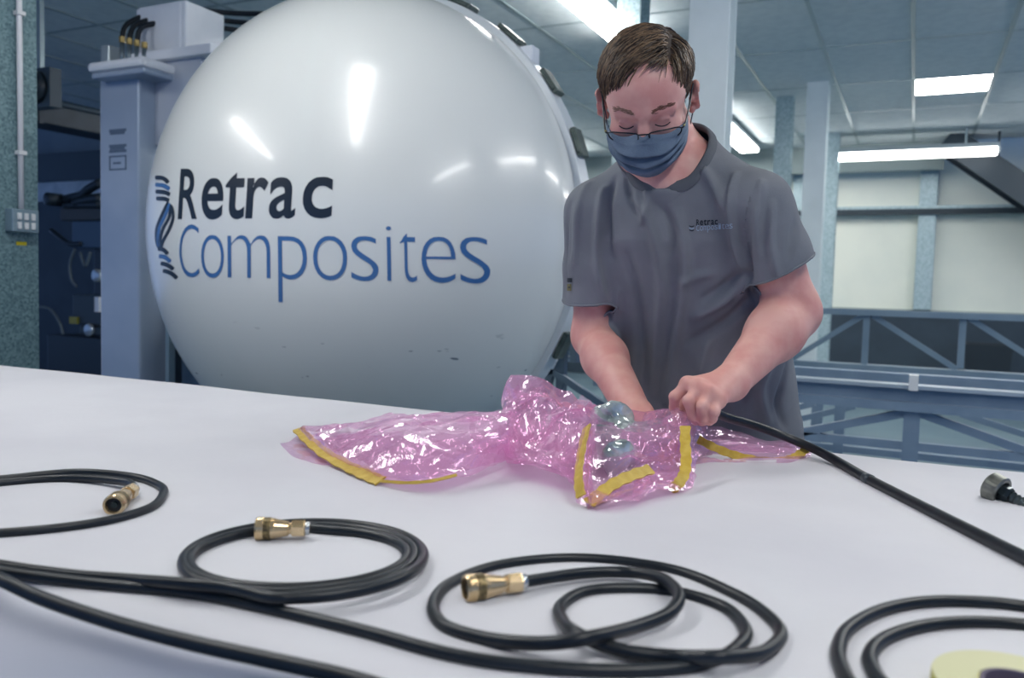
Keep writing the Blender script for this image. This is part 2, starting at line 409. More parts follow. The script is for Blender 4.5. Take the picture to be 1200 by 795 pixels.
def glyph(ch, bold):
    cu = bpy.data.curves.new('g', 'FONT'); cu.body = ch; cu.size = 1.0; cu.resolution_u = 6; cu.fill_mode = 'FRONT'
    cu.offset = bold
    o = bpy.data.objects.new('g', cu); C.objects.link(o)
    dg = bpy.context.evaluated_depsgraph_get(); me = bpy.data.meshes.new_from_object(o.evaluated_get(dg))
    bm = bmesh.new(); bm.from_mesh(me)
    bpy.data.objects.remove(o); bpy.data.curves.remove(cu); bpy.data.meshes.remove(me)
    bmesh.ops.triangulate(bm, faces=bm.faces)
    for _ in range(3):
        es = [e for e in bm.edges if e.calc_length() > .12]
        if es: bmesh.ops.subdivide_edges(bm, edges=es, cuts=1)
        bmesh.ops.triangulate(bm, faces=bm.faces)
    v = np.array([x.co[:2] for x in bm.verts]); f = [tuple(x.index for x in p.verts) for p in bm.faces]
    bm.free(); return v, f
BLACKV = mat('black_vinyl', '152230', .35); BLUEV = mat('blue_vinyl', '3a699f', .35); NAVYV = BLACKV
def vspan(ch, lowcase_h):   # vertical extent (top, bottom) in cap heights for a glyph kind
    return None
def letters(chs, boxes, base, cap, m, bold, slant, project, parent, ref='C'):
    rv, _ = glyph('x', bold); H, _ = glyph('R', bold); xh0 = rv[:, 1].max(); ch0 = H[:, 1].max(); b0 = H[:, 1].min()
    for c, (x0, x1) in zip(chs, boxes):
        v, f = glyph(c, bold)
        u = (v[:, 0] - v[:, 0].min()) / (np.ptp(v[:, 0]) + 1e-9)
        xm = (x0 + x1) / 2
        yy = (v[:, 1] - b0) / (ch0 - b0); xr = (xh0 - b0) / (ch0 - b0)
        if c.islower():      # tall x-height lettering
            yy = np.where(yy <= xr, yy * .80 / xr, .80 + (yy - xr) * (.24 / max(1e-6, max(yy.max(), 1.0) - xr)))
        px = x0 + u * (x1 - x0) + slant(xm) * (yy - .4) * cap(xm); 
        w = x0 + u * (x1 - x0)
        py = np.array([base(q) - cap(q) * h for q, h in zip(w, yy)])
        P3 = [project(a, b) for a, b in zip(px, py)]
        obj('letter', P3, f, m, parent)
lerp = lambda x, a, b: a[1] + (b[1] - a[1]) * (x - a[0]) / (b[0] - a[0])
letters('Retrac', [(210, 232.5), (236.5, 262), (264, 287), (289, 314), (316, 347), (355, 390)], lambda x: 257 + -2 * (x - 210) / 180, lambda x: 59,
        BLACKV, .014, lambda x: .06, on_dome, door)
letters('Composites', [(210.5, 233.5), (236, 262.6), (267, 317), (326, 360), (367, 407), (411.5, 443.5), (453, 459), (469, 489), (494, 534), (539, 574)],
        lambda x: lerp(x, (215, 324), (570, 331.5)), lambda x: lerp(x, (215, 60), (570, 66)), BLUEV, -.018, lambda x: lerp(x, (215, .0), (570, -.03)), on_dome, door)
def ribbon(pts, w, m):
    pts = catmull([(170 + a / 4.97, 190 + b / 4.97) for a, b in pts], 6); n = len(pts); t = np.gradient(pts, axis=0); t /= np.linalg.norm(t, axis=1)[:, None]
    nn = np.stack([-t[:, 1], t[:, 0]], 1); A = []
    for i in range(n):
        ww = w / 4.97 / 2 * (min(1, .5 + 2.5 * math.sin(math.pi * i / (n - 1))))
        A.append([on_dome(*(pts[i] + nn[i] * ww)), on_dome(*(pts[i] - nn[i] * ww))])
    G().grid(A).build('emblem_stripe', m, door)
for p, m in (([(60, 90), (95, 92), (120, 103), (136, 122)], BLACKV), ([(60, 132), (100, 135), (125, 145), (144, 160)], BLUEV), ([(62, 172), (100, 174), (128, 181), (146, 192)], BLACKV),
             ([(66, 212), (105, 213), (125, 218), (142, 226)], BLACKV), ([(76, 505), (100, 508), (118, 518), (134, 537)], BLACKV), ([(82, 548), (110, 552), (130, 563), (150, 582)], BLUEV),
             ([(92, 590), (120, 596), (145, 608), (168, 626)], BLACKV), ([(105, 632), (140, 642), (165, 656), (188, 678)], BLACKV)): ribbon(p, 24, m)
for p, m in (([(136, 232), (96, 315), (70, 385), (68, 450), (80, 500)], BLACKV), ([(146, 240), (116, 318), (86, 380), (76, 440), (81, 495)], BLUEV),
             ([(152, 246), (142, 320), (108, 385), (90, 445), (86, 500)], BLACKV), ([(156, 252), (165, 325), (138, 400), (106, 460), (92, 508)], BLACKV)): ribbon(p, 17, m)

# ------------------------------------------------------------------ door lift tower
tow = thing('lift_tower', 'tall blue-grey steel hoist tower left of the white dome', 'machine tower', (-3.75, 3.2, 0))
xa = PY(117, 200, 3.0)[0]; xb = PY(163, 200, 3.0)[0]; zt = PY(140, 88, 3.0)[2]
G().box(xa, xb, 3.0, 3.34, 0, zt).build('column', STEEL, tow, bevel=.012)
G().box(xb, xb + .06, 3.18, 3.32, 0, zt - .05).build('side_channel', DARK, tow)
G().box(xb + .075, xb + .1, 3.1, 3.14, .3, zt - .35).build('guide_rail', mat('guide_rail', '8da3ab', .3, .5), tow)
pxa = PY(101, 82, 2.9)[0]; pxb = PY(163, 78, 2.9)[0]
s = G().box(pxa, pxb + .02, 2.9, 3.36, zt, zt + .05).build('top_plate', WHITEP, tow, bevel=.02)
G().box(pxa + .01, pxb + .01, 2.92, 3.35, zt - .03, zt).build('cap_plate', STEEL, tow, bevel=.01)
G().box(xa - .02, xa - .006, 3.02, 3.06, .3, zt - .05).build('edge_strip', WHITEP, tow)
# arm head carried above the dome
xc = PY(178, 100, 3.1)[0]; xd = PY(236, 85, 3.1)[0]
zh = PY(205, 70, 3.1)[2]
zlow = PY(182, 170, 3.1)[2]
V = [(xc, 3.1, zh), (xd, 3.1, zh), (xd, 3.1, zh - .06), (xc + .1, 3.1, zlow), (xc, 3.1, zlow)]
n5 = len(V); VV = V + [(a, 3.4, c) for a, b, c in V]
obj('arm_head', VV, [tuple(range(n5 - 1, -1, -1)), tuple(range(n5, 2 * n5))] + [(i, (i + 1) % n5, n5 + (i + 1) % n5, n5 + i) for i in range(n5)], mat('arm_paint', 'b3bbc8', .4, .15, 'a7b0be', 3, 3), tow)
xe = PY(152, 70, 3.08)[0]; xf = PY(250, 62, 3.08)[0]; zp = PY(205, 68, 3.08)[2]
G().box(xe, xf, 3.06, 3.46, zp - .005, zp + .045).build('arm_plate', WHITEP, tow, bevel=.006)
xg = PY(162, 40, 3.15)[0]; xh = PY(217, 30, 3.15)[0]; zz0 = zp + .045; zz1 = PY(190, 4, 3.15)[2]
s = G(); s.box(xg, xh, 3.15, 3.42, zz0, zz1); s.build('junction_box', WHITEP, tow, bevel=.008)
G().box(xg - .004, xh - .03, 3.142, 3.152, zz0 + .015, zz1 - .012).build('junction_lid', WHITEP, tow, bevel=.003)
# lower side panel
xi = PY(181, 400, 3.1)[0]
G().box(xi, xi + .6, 3.22, 3.4, 0, PY(181, 362, 3.22)[2]).build('lower_panel', mat('panel_blue', '516a86', .45, .15, '4a637e', 3, 3), tow)
# hydraulic fittings on the top plate and hoses over the box
xv = PY(119, 60, 3.0)[0]
G().box(xv - .035, xv + .03, 3.02, 3.1, zt + .05, PY(119, 51, 3.0)[2]).build('valve_block', mat('valve_alloy', 'a9b5b9', .35, .4), tow, bevel=.008)
for k in range(4):
    x = xv + .08 + k * .055
    G().tube([(x, 3.06, zt + .05), (x, 3.06, zt + .19 - .015 * k)], .012, 8).build('fitting', mat('fitting_steel', '707e86', .3, .6), tow, True)
    G().lathe([(0, .016), (.03, .016)], (x, 3.06, zt + .185 - .015 * k), (0, 0, 1), 6).build('fitting_nut', mat('brass_dull', 'b09a62', .35, .6), tow)
for k in range(3):
    x = xv + .08 + k * .055; z = zt + .2 - .015 * k
    pts = catmull([(x, 3.06, z), (x + .01, 3.1, z + .1), (x + .1, 3.3, z + .22 - .03 * k), (x + .3, 3.52, z + .24 - .04 * k), (x + .6, 3.52, z + .2 - .04 * k), (x + .85, 3.42, z + .12 - .03 * k), (x + .98, 3.3, z - .05)], 8)
    G().tube(pts, .014, 8).build('hydraulic_hose', RUBBER, tow, True)
# rating plate: rows of tiny illegible print
for (py0, nrow) in ((152, 2), (170, 3)):
    for r in range(nrow):
        a = PY(128 + (r % 2), py0 + r * 3.2, 2.999); b = PY(148 - (r % 2) * 2, py0 + 1.8 + r * 3.2, 2.999)
        G().box(a[0], b[0], 2.998, 2.9999, b[2], a[2]).build('print_line', mat('print_faded', '53647a', .5), tow)
a = PY(128, 183, 2.999); b = PY(148, 199, 2.999)
s = G()
for q in ((a[0], b[0], a[2] - .008, a[2]), (a[0], b[0], b[2], b[2] + .008), (a[0], a[0] + .008, b[2], a[2]), (b[0] - .008, b[0], b[2], a[2]), (a[0] + .03, b[0] - .04, (a[2] + b[2]) / 2 - .006, (a[2] + b[2]) / 2 + .004)):
    s.box(q[0], q[1], 2.998, 2.9999, q[2], q[3])
s.build('print_frame', mat('print_faded', '53647a', .5), tow)

# ------------------------------------------------------------------ dark pump unit between column and tower
PU = 4.3
q = lambda px, py: PY(px, py, PU)
p0 = q(55, 430); pump = thing('pump_unit', 'dark pump unit with pipes and hoses behind the left column', 'machine', (q(85, 430)[0], PU + .2, 0))
PB = mat('pump_blue', '39516a', .5, .1); PD = mat('pump_dark', '212e39', .45, .2)
def pbx(name, x0, y0, x1, y1, m, d0=0, d1=.4, bev=.01):
    a = q(x0, y0); b = q(x1, y1); return G().box(a[0], b[0], PU + d0, PU + d1, min(a[2], b[2]), max(a[2], b[2])).build(name, m, pump, bevel=bev)
a = q(55, 392); b = q(116, 430); G().box(a[0], b[0] + .1, PU, PU + .6, 0, a[2]).build('cabinet', PD, pump, bevel=.01)
pbx('control_box', 84, 259, 120, 291, PB)
pbx('crosshead', 70, 244, 120, 258, mat('pump_brown', '3a4046', .6))
pbx('motor', 82, 345, 120, 382, mat('pump_motor', '2d3b46', .5), .02, .35)
pbx('motor_label', 81, 371, 90, 380, mat('label_yellow', '8f8a3a', .5), .0, .02, 0)
pbx('tank', 96, 258, 120, 400, PD, .1, .5)
pbx('foot_block', 90, 382, 120, 394, mat('pump_motor', '2d3b46', .5), .02, .4)
pbx('white_tag', 112, 348, 117, 366, WHITEP, -.01, .01, 0)
c = q(72, 235); G().lathe([(0, .05), (.12, .05), (.13, .03)], (c[0], PU, c[2]), (0, -1, 0), 16).build('pipe_elbow', PD, pump, True)
for pts, r in (([(72, 235), (84, 232), (96, 229), (104, 222), (118, 214)], .035), ([(88, 238), (100, 235), (118, 232)], .04), ([(76, 240), (92, 240), (118, 240)], .03), ([(60, 270), (80, 285), (96, 286)], .02)):
    G().tube(catmull([q(*p) for p in pts], 5), r, 8).build('pipe', PD, pump, True)
for pts in ([(92, 292), (86, 310), (88, 328), (94, 336)], [(98, 296), (104, 312), (110, 296)], [(44, 360), (62, 362), (74, 378), (78, 392)]):
    G().tube(catmull([q(*p) - np.array([0, .03, 0]) for p in pts], 6), .011, 8).build('hose', mat('hose_grey', '56646c', .5), pump, True)
for px, py in ((112, 323), (103, 387)):
    c = q(px, py); G().lathe([(0, .05), (.03, .05), (.035, .04)], (c[0], PU + .03, c[2]), (0, -1, 0), 16).build('gauge', mat('gauge_glass', 'aab4bb', .15, .5), pump, True)

# ------------------------------------------------------------------ the table
TZ = .965
table = thing('work_table', 'big work table under a smooth white cover', 'table', (-1.0, 1.0, 0))
COVER = mat('white_cover', 'c9cad0', .62, 0, 'c2c3ca', 3, 4, bump=.04, bscale=35, spec=.3)
x0, x1, y0, y1 = -2.9, 1.6, .462, 1.585
NX, NYg = 170, 60
def top_z(x, y):
    return .0008 * math.sin(x * 5.1 + y * 3) + .0006 * math.sin(x * 13 - y * 9)
prof = []
for s_ in np.linspace(0, 1, 9): prof.append((y0 - .012 - .01 * (1 - s_), TZ - .10 + s_ * .06))
for a in np.linspace(0, math.pi / 2, 9)[1:]: prof.append((y0 + .028 - .04 * math.cos(a), TZ - .04 + .04 * math.sin(a)))
for s_ in np.linspace(0, 1, 40)[1:]: prof.append((y0 + .028 + s_ * (y1 - .012 - y0 - .028), TZ))
for a in np.linspace(0, math.pi / 2, 6)[1:]: prof.append((y1 - .012 + .012 * math.sin(a), TZ - .012 + .012 * math.cos(a)))
for s_ in np.linspace(0, 1, 6)[1:]: prof.append((y1 + .004 * s_, TZ - .012 - s_ * .22))
xs = np.linspace(x0, x1, NX); A = np.zeros((len(prof), NX, 3))
for i, (y, z) in enumerate(prof):
    for j, x in enumerate(xs):
        drop = max(0, TZ - .005 - z)
        wv = .022 * math.sin(x * 9 + 1.2 * math.sin(x * 4)) * min(1, drop / .1) if y < 1 else 0
        A[i, j] = (x, y + wv - (.018 * min(1, drop / .05) * (1 + math.sin(x * 7)) if y < 1 else 0), z + top_z(x, y) * (1 if z > TZ - .02 else 0))
o = G().grid(A[:, ::-1]).build('cover', COVER, table, True)
solidify(o, .004)
WOOD = mat('table_board', 'b9b4aa', .6)
G().box(x0 + .02, x1 - .02, y0 + .04, y1 - .02, TZ - .045, TZ - .008).build('board', WOOD, table)
for x in (x0 + .12, -.9, x1 - .12):
    for y in (y0 + .12, y1 - .12): G().box(x - .03, x + .03, y - .03, y + .03, 0, TZ - .045).build('leg', FRAMEP, table)
for y in (y0 + .12, y1 - .12): G().box(x0 + .15, x1 - .15, y - .02, y + .02, .25, .29).build('rail', FRAMEP, table)

# ------------------------------------------------------------------ hoses
HR = .0056
BRASS = mat('brass', 'dcc49c', .25, .75, 'c8ac7e', 25, 2); KNURL = mat('knurled_brass', '8d7d58', .4, .8, '5d533e', 300, 1); SILV = mat('ferrule', 'c3c8cb', .25, .8)
BORE = mat('coupling_bore', '141a1f', .5)
def hose_path(pts, lift=None, n=8, r=HR):
    P = []
    for i, p in enumerate(pts):
        l = p[2] if len(p) > 2 else 0
        P.append(PZ(p[0], p[1], TZ + .0015 + r + l))
    return catmull(P, n)
def hose(label, pts, r=HR, group='black rubber hoses on the table', tape=()):
    P = hose_path(pts, r=r)
    t = thing('rubber_hose', label, 'hose', tuple(P[len(P) // 2]), group)
    G().tube(P, r, 12).build('hose_tube', RUBBER, t, True)
    return t, P
def coupling(t, tail, mouth, name='coupling'):
    """brass quick coupling, tail = hose end, mouth = open end (both world points)"""
    tail = np.array(tail); mouth = np.array(mouth); ax = mouth - tail; L = np.linalg.norm(ax); ax /= L; k = L / .062
    S = lambda prof: [(d * k, r) for d, r in prof]
    body = G().lathe(S([(.0, .0062), (.004, .0066), (.019, .0062), (.024, .0062), (.0245, .0078), (.04, .0108), (.0405, .0114), (.0445, .0114)]), tail, ax, 24).build(name, BRASS, t, True)
    body.data.polygons.foreach_set('use_smooth', [False] * len(body.data.polygons))
    G().lathe(S([(.0, .0071), (.006, .0071)]), tail, ax, 20).build('ferrule', SILV, body, True)
    G().lathe(S([(.0055, .0092), (.0065, .0098), (.0195, .0098), (.0205, .0092)]), tail, ax, 6, phase=.4).build('hex_nut', BRASS, body)
    G().lathe(S([(.0445, .0124), (.0525, .0124)]), tail, ax, 40).build('knurled_ring', KNURL, body)
    G().lathe(S([(.0525, .0122), (.0535, .0127), (.060, .0127), (.062, .0118), (.062, .0092), (.0535, .009)]), tail, ax, 32).build('mouth_ring', BRASS, body)
    G().lathe(S([(.0533, .0088), (.0575, .0088)]), tail, ax, 24).build('bore', BORE, body)
    G().lathe(S([(.0575, .004), (.0595, .0035)]), tail, ax, 12).build('valve_pin', mat('valve_pin', '2f3a3c', .3, .5), body)
CZ = TZ + .0015 + .0128
# coil with one end coming out of the left edge
t, P = hose('black hose coil at the left edge with brass coupling facing the camera',
     [(-150, 610), (-120, 578), (-60, 566), (0, 562), (87, 554), (152, 558.5), (186, 569), (191, 580), (173, 597), (108, 614), (0, 625.5), (-90, 626), (-150, 606, .011), (-120, 582, .012), (-50, 571, .002), (0, 566.5, 0), (60, 561.5, 0), (100, 561, .002), (135, 563.5, .005), (152, 567, .007), (157.5, 573, .008)])
coupling(t, PZ(157, 573, TZ + .0145), PZ(132.5, 593, CZ))
# coil in the middle left
sp = []
for i, th in enumerate(np.linspace(-82, 360 * 2 + 105, 75)):
    k = i / 74; a = 124 + 21 * k; b = 32.5 + 12.5 * k; cx = 351 + 3 * k; cy = 654.5 + 1.5 * k; th_ = math.radians(th)
    lift = .0 if k < .86 else .0105 * min(1, (k - .86) / .06)
    sp.append((cx + a * math.cos(th_), cy + b * math.sin(th_) - .035 * a * math.cos(th_), lift))
tail_ = [(270, 690, .0105), (215, 684.5, .0105), (150, 679.5, .004), (80, 674, .0), (0, 663, 0), (-90, 645, 0), (-200, 630, 0)]
t, P = hose('black hose coiled three times with brass coupling lying on its far side', [(363, 619.5)] + sp[1:] + tail_)
coupling(t, PZ(363, 619.5, CZ), PZ(300, 620, CZ))
# long hose that ends in the front middle coil
pts = [(-160, 640), (-80, 657), (0, 670), (100, 683.5), (217, 695), (300, 711), (420, 739), (520, 766), (600, 779.5), (700, 787), (790, 785), (835, 775, .0), (863, 760), (874, 740), (850, 713), (790, 694), (729, 690.5), (683, 695), (657, 711),
       (659, 728, .002), (678, 744, .008), (729, 763, .004), (790, 770, .004), (845, 770.5, .012), (892, 766, .005), (915, 746), (903, 725), (863, 698), (787, 668), (683, 655), (590, 662), (530, 683), (508, 708), (520, 733), (570, 749, .001), (633, 754.5, .008), (690, 748, .016), (745, 735, .008), (785, 718, .0085), (795, 697, .013), (775, 678, .012), (735, 671, .006), (680, 672.5, .006), (615, 682, .0072)]
t, P = hose('black hose looped in a loose figure at the front centre with brass coupling', pts)
coupling(t, PZ(616, 682, CZ), PZ(545, 690.5, CZ))
# lower strand leaving at the bottom
hose('single black hose crossing the bottom left corner of the table', [(-120, 640, .0), (-40, 662, .006), (0, 679, .010), (50, 702, .004), (130, 729, .0), (220, 753), (320, 775), (420, 798), (520, 830)], r=.006)
# coil at the right edge
t, P = hose('black hose coil at the bottom right corner around the yellow tape roll', [(1330, 800), (1325, 765), (1280, 733), (1200, 711.5), (1124, 705.5), (1070, 708), (1027, 718.5), (994, 738), (983, 760), (986, 783), (1005, 812), (1060, 840), (1160, 860), (1270, 850), (1330, 810, .012), (1300, 765, .012), (1250, 740, .004), (1200, 733), (1135, 730), (1081, 735), (1038, 749), (1020, 768), (1026, 792), (1045, 815), (1060, 850)], r=.006)
# hose from the man's hand along the table
P = [PY(828, 478, 1.36), PY(850, 489, 1.42), PY(880, 497.5, 1.47), PY(915, 510, 1.5), PZ(955, 527, TZ + .02), PZ(985, 543, TZ + .0105), PZ(1018, 562, TZ + .0095), PZ(1100, 604, TZ + .0095), PZ(1200, 654, TZ + .0095), PZ(1330, 720, TZ + .0095)]
P = catmull(P, 8)
t = thing('rubber_hose', "thick black hose running from the man's hand to the right edge", 'hose', tuple(P[40]), 'black rubber hoses on the table')
G().tube(P, .0078, 12).build('hose_tube', RUBBER, t, True)
a = PZ(1014, 560, TZ + .0095); b = PZ(1021, 563.5, TZ + .0095); G().tube([a, b], .0083, 12).build('hose_band', mat('band_grey', '2d3a44', .4), t, True)
# loose fitting on the right
a = PZ(1158, 568, TZ + .0215); b = PZ(1192, 586, TZ + .009); ax = (b - a) / np.linalg.norm(b - a)
t = thing('loose_coupling', 'loose dark steel coupling lying alone near the right table edge', 'coupling', tuple((a + b) / 2))
STL = mat('dark_steel', '4a5558', .3, .7, '2f3a40', 40, 2)
G().lathe([(0, .0175), (.003, .021), (.020, .021), (.022, .019), (.022, .015), (.014, .013)], a, ax, 32).build('knurled_cup', mat('aged_steel', '7d7f78', .35, .6, '5d605c', 60, 2), t)
G().lathe([(.012, .0125), (.03, .0115), (.034, .0095)], a, ax, 6).build('hex_body', STL, t)
G().lathe([(.034, .0075), (.037, .0085), (.040, .0068), (.043, .008), (.046, .0064), (.049, .0076), (.052, .0062), (.056, .0072), (.060, .0055)], a, ax, 20).build('barbed_stem', STL, t)
# tape roll
c = PZ(1192, 838, TZ + .001)
t = thing('tape_roll', 'pale yellow tape roll lying inside the right hose coil', 'tape roll', tuple(c))
G().lathe([(.001, .054), (.020, .054), (.0205, .053), (.0205, .024), (.001, .024)], c, (0, 0, 1), 48, close=True).build('tape', mat('tape_yellow', 'c8c258', .5, 0, 'b5ad45', 200, 1, stretch=(.1, .1, 4)), t)
G().lathe([(.0206, .0535), (.0215, .0535), (.0215, .025), (.0206, .025)], c, (0, 0, 1), 48, close=True).build('liner', mat('tape_liner', 'c4c49c', .5), t)
G().lathe([(.0005, .0238), (.022, .0238), (.022, .021), (.0005, .021)], c, (0, 0, 1), 48, close=True).build('core', mat('tape_core', '5d5468', .6), t)

# ------------------------------------------------------------------ steel frames on the right
def member(parent, name, a, b, y, w, d, m=FRAMEP):
    return G().bar(PY(*a, y), PY(*b, y), d, w, (0, 0, 1)).build(name, m, parent)
def member_v(parent, name, px, py0, py1, y, w, d, z0=None, m=FRAMEP):
    a = PY(px, py0, y); b = PY(px, py1, y); z = b[2] if z0 is None else z0
    return G().box(a[0] - w / 2, a[0] + w / 2, y - d / 2, y + d / 2, z, a[2]).build(name, m, parent)
YF = 4.0
fr = thing('steel_frame', 'near blue-grey steel truss frame standing behind the table on the right', 'steel frame', (0, YF, 0))
zt_ = PY(1060, 453.5, YF)[2]; pxl = lambda n: n * 3.75 / F_PX
xl, xr_ = PY(700, 440, YF)[0], 2.4
G().box(xl, xr_, YF - .05, YF + .05, zt_ - pxl(1), zt_ + .012).build('top_flange', mat('frame_edge', 'a7b5c0', .35, .3), fr)
G().box(xl, xr_, YF - .015, YF + .03, zt_ - pxl(16), zt_ - pxl(1)).build('beam_web', FRAMEP, fr)
G().box(xl, xr_, YF - .06, YF + .05, zt_ - pxl(26), zt_ - pxl(16)).build('bottom_flange', FRAMEP, fr)
G().box(PY(1065, 450, YF)[0], PY(1076, 450, YF)[0], YF - .075, YF + .0, zt_ - pxl(2), zt_ + pxl(15)).build('white_bracket', mat('bracket_white', 'd7dadb', .5), fr)
for px in (1069, 1420, 740): member_v(fr, 'post', px, 481, 600, YF, .065, .065, 0)
zr = PY(1069, 523, YF)[2]
def brace(a, b, y, z, w, d):      # runs on past b until it meets the rail at height z
    p = PY(*a, y); q = PY(*b, y); e_ = p + (q - p) * ((z - p[2]) / (q[2] - p[2])); G().bar(p, e_, d, w).build('brace', FRAMEP, fr)
brace((1077, 484), (1200, 528), YF, zr, .035, .04); brace((1062, 484), (925, 509), YF, zr, .035, .04)
G().box(xl, xr_, YF - .02, YF + .02, zr - .018, zr + .018).build('rail', FRAMEP, fr)
# rear half of the same frame
YR = 4.7
for px in (985, 1290): member_v(fr, 'post', px, 470, 560, YR, .05, .05, 0)
G().box(xl, xr_, YR - .04, YR + .04, zt_ - .08, zt_).build('rear_beam', FRAMEP, fr)
brace((1002, 476), (900, 500), YR, .44, .03, .03); brace((1125, 485), (1240, 522), YR, .44, .03, .03); brace((955, 473), (900, 486), YR, .44, .03, .03)
G().box(xl, xr_, YR - .02, YR + .02, .42, .455).build('rail', FRAMEP, fr)
YB = 6.0
fb = thing('steel_frame', 'far lattice truss with diagonals in front of the dark lower wall', 'steel frame', (0, YB, 0))
FAR = mat('far_frame_paint', '6f8596', .45, .1, '7b909f', 4, 2)
zc_ = PY(1060, 368, YB)[2]; xl2 = PY(660, 400, YB)[0]
G().box(xl2, 2.6, YB - .05, YB + .05, zc_ - .02, zc_ + .02).build('top_chord', FAR, fb)
zb_ = PY(1060, 433.5, YB)[2]
G().box(xl2, 2.6, YB - .06, YB + .06, zb_ - .02, zb_ + .02).build('bottom_chord', FAR, fb)
G().box(xl2, 2.6, YB - .02, YB + .04, zb_ - .10, zb_ - .02).build('beam_web', FRAMEP, fb)
for px in (1016, 1129, 905, 790, 1245): member_v(fb, 'post', px, 369, 432, YB, .04, .04, None, FAR)
for a, b in (((1011, 370), (912, 431)), ((1023, 370), (1121, 433)), ((1136, 373), (1236, 437)), ((900, 366), (800, 420)), ((784, 360), (680, 415))): member(fb, 'diagonal', a, b, YB, .035, .03, FAR)
for px in (960, 1250, 740): member_v(fb, 'leg', px, 440, 470, YB, .07, .07, 0)
# tub
c = PY(1155, 435, 10.6)
t = thing('black_tub', 'black plastic tub on the floor behind the far truss', 'tub', (c[0], 10.6, 0))
w = .23; zt2 = PY(1155, 403, 10.6)[2]
s = G(); v = []
for z, k in ((0, .8), (zt2, 1.0), (zt2, .92), (.04, .72)):
    v += [(c[0] - w * k, 10.6 - w * k, z), (c[0] + w * k, 10.6 - w * k, z), (c[0] + w * k, 10.6 + w * k, z), (c[0] - w * k, 10.6 + w * k, z)]
s.add(v, [(3, 2, 1, 0)] + [(i * 4 + k, i * 4 + (k + 1) % 4, i * 4 + 4 + (k + 1) % 4, i * 4 + 4 + k) for i in range(3) for k in range(4)] + [(12, 13, 14, 15)])
s.build('tub_body', mat('black_plastic', '1e2931', .5), t)
for sx in (-1, 1): G().box(c[0] + sx * (w + .02) - .03, c[0] + sx * (w + .02) + .03, 10.52, 10.68, zt2 - .07, zt2 - .03).build('handle', mat('black_plastic', '1e2931'), t)
# stair
st = thing('staircase', 'dark steel staircase descending to the right in front of the back wall', 'staircase', (1.2, 10.9, 0))
a = PY(1120, 172, 10.75); b = PY(1215, 236, 10.75); d = b - a; e = a + d * 2.3; a2 = a - d * .12
DKS = mat('stair_dark', '22303a', .5, .2)
for y in (10.55, 10.95):
    G().bar((a2[0], y, a2[2]), (e[0], y, e[2]), .03, .28).build('stringer', DKS, st)
for k in range(9):
    p = a + d * (.05 + k * .25); G().box(p[0] - .13, p[0] + .13, 10.57, 10.93, p[2] - .02, p[2] + .02).build('tread', DKS, st)
G().bar((a2[0] + .3, 10.55, a2[2] + .45), (e[0] + .3, 10.55, e[2] + .45), .04, .04).build('handrail', mat('handrail_grey', '4c5b64', .4), st)
for k in (.5, 1.2, 1.9):
    p = a + d * k; G().box(p[0] - .012, p[0] + .012, 10.54, 10.56, p[2] + .1, p[2] + .68).build('baluster', DKS, st)
# braces seen under the dome
t = thing('door_trolley', "low steel trolley frame between the dome and the man's arm", 'trolley', (-1.2, 3.3, 0))
DT = mat('trolley_steel', '55697c', .45, .2, '5f7386', 5, 2)
YD = 3.45
for a, b, w in (((646, 434), (712, 478), .03), ((646, 434), (634, 458), .02), ((655, 378), (640, 470), .03), ((674, 385), (674, 425), .05)):
    G().bar(PY(*a, YD), PY(*b, YD), .03, w, (0, 1, 0)).build('strut', DT, t)
a = PY(660, 402, YD); b = PY(760, 412, YD); G().box(a[0], b[0], YD, YD + .06, b[2] - .02, a[2]).build('rail', DT, t)
a = PY(648, 412, YD + .3); b = PY(760, 424, YD); G().box(a[0], b[0], YD + .3, YD + .36, b[2] - .04, a[2] - .02).build('rail', DT, t)
for px in (657, 752): 
    a = PY(px, 408, YD); G().box(a[0] - .02, a[0] + .02, YD, YD + .04, 0, a[2]).build('leg', DT, t)
c = PY(645, 430, YD - .02); G().lathe([(0, .018), (.05, .018)], c, (.5, -.3, .8), 12).build('bolt', WHITEP, t)
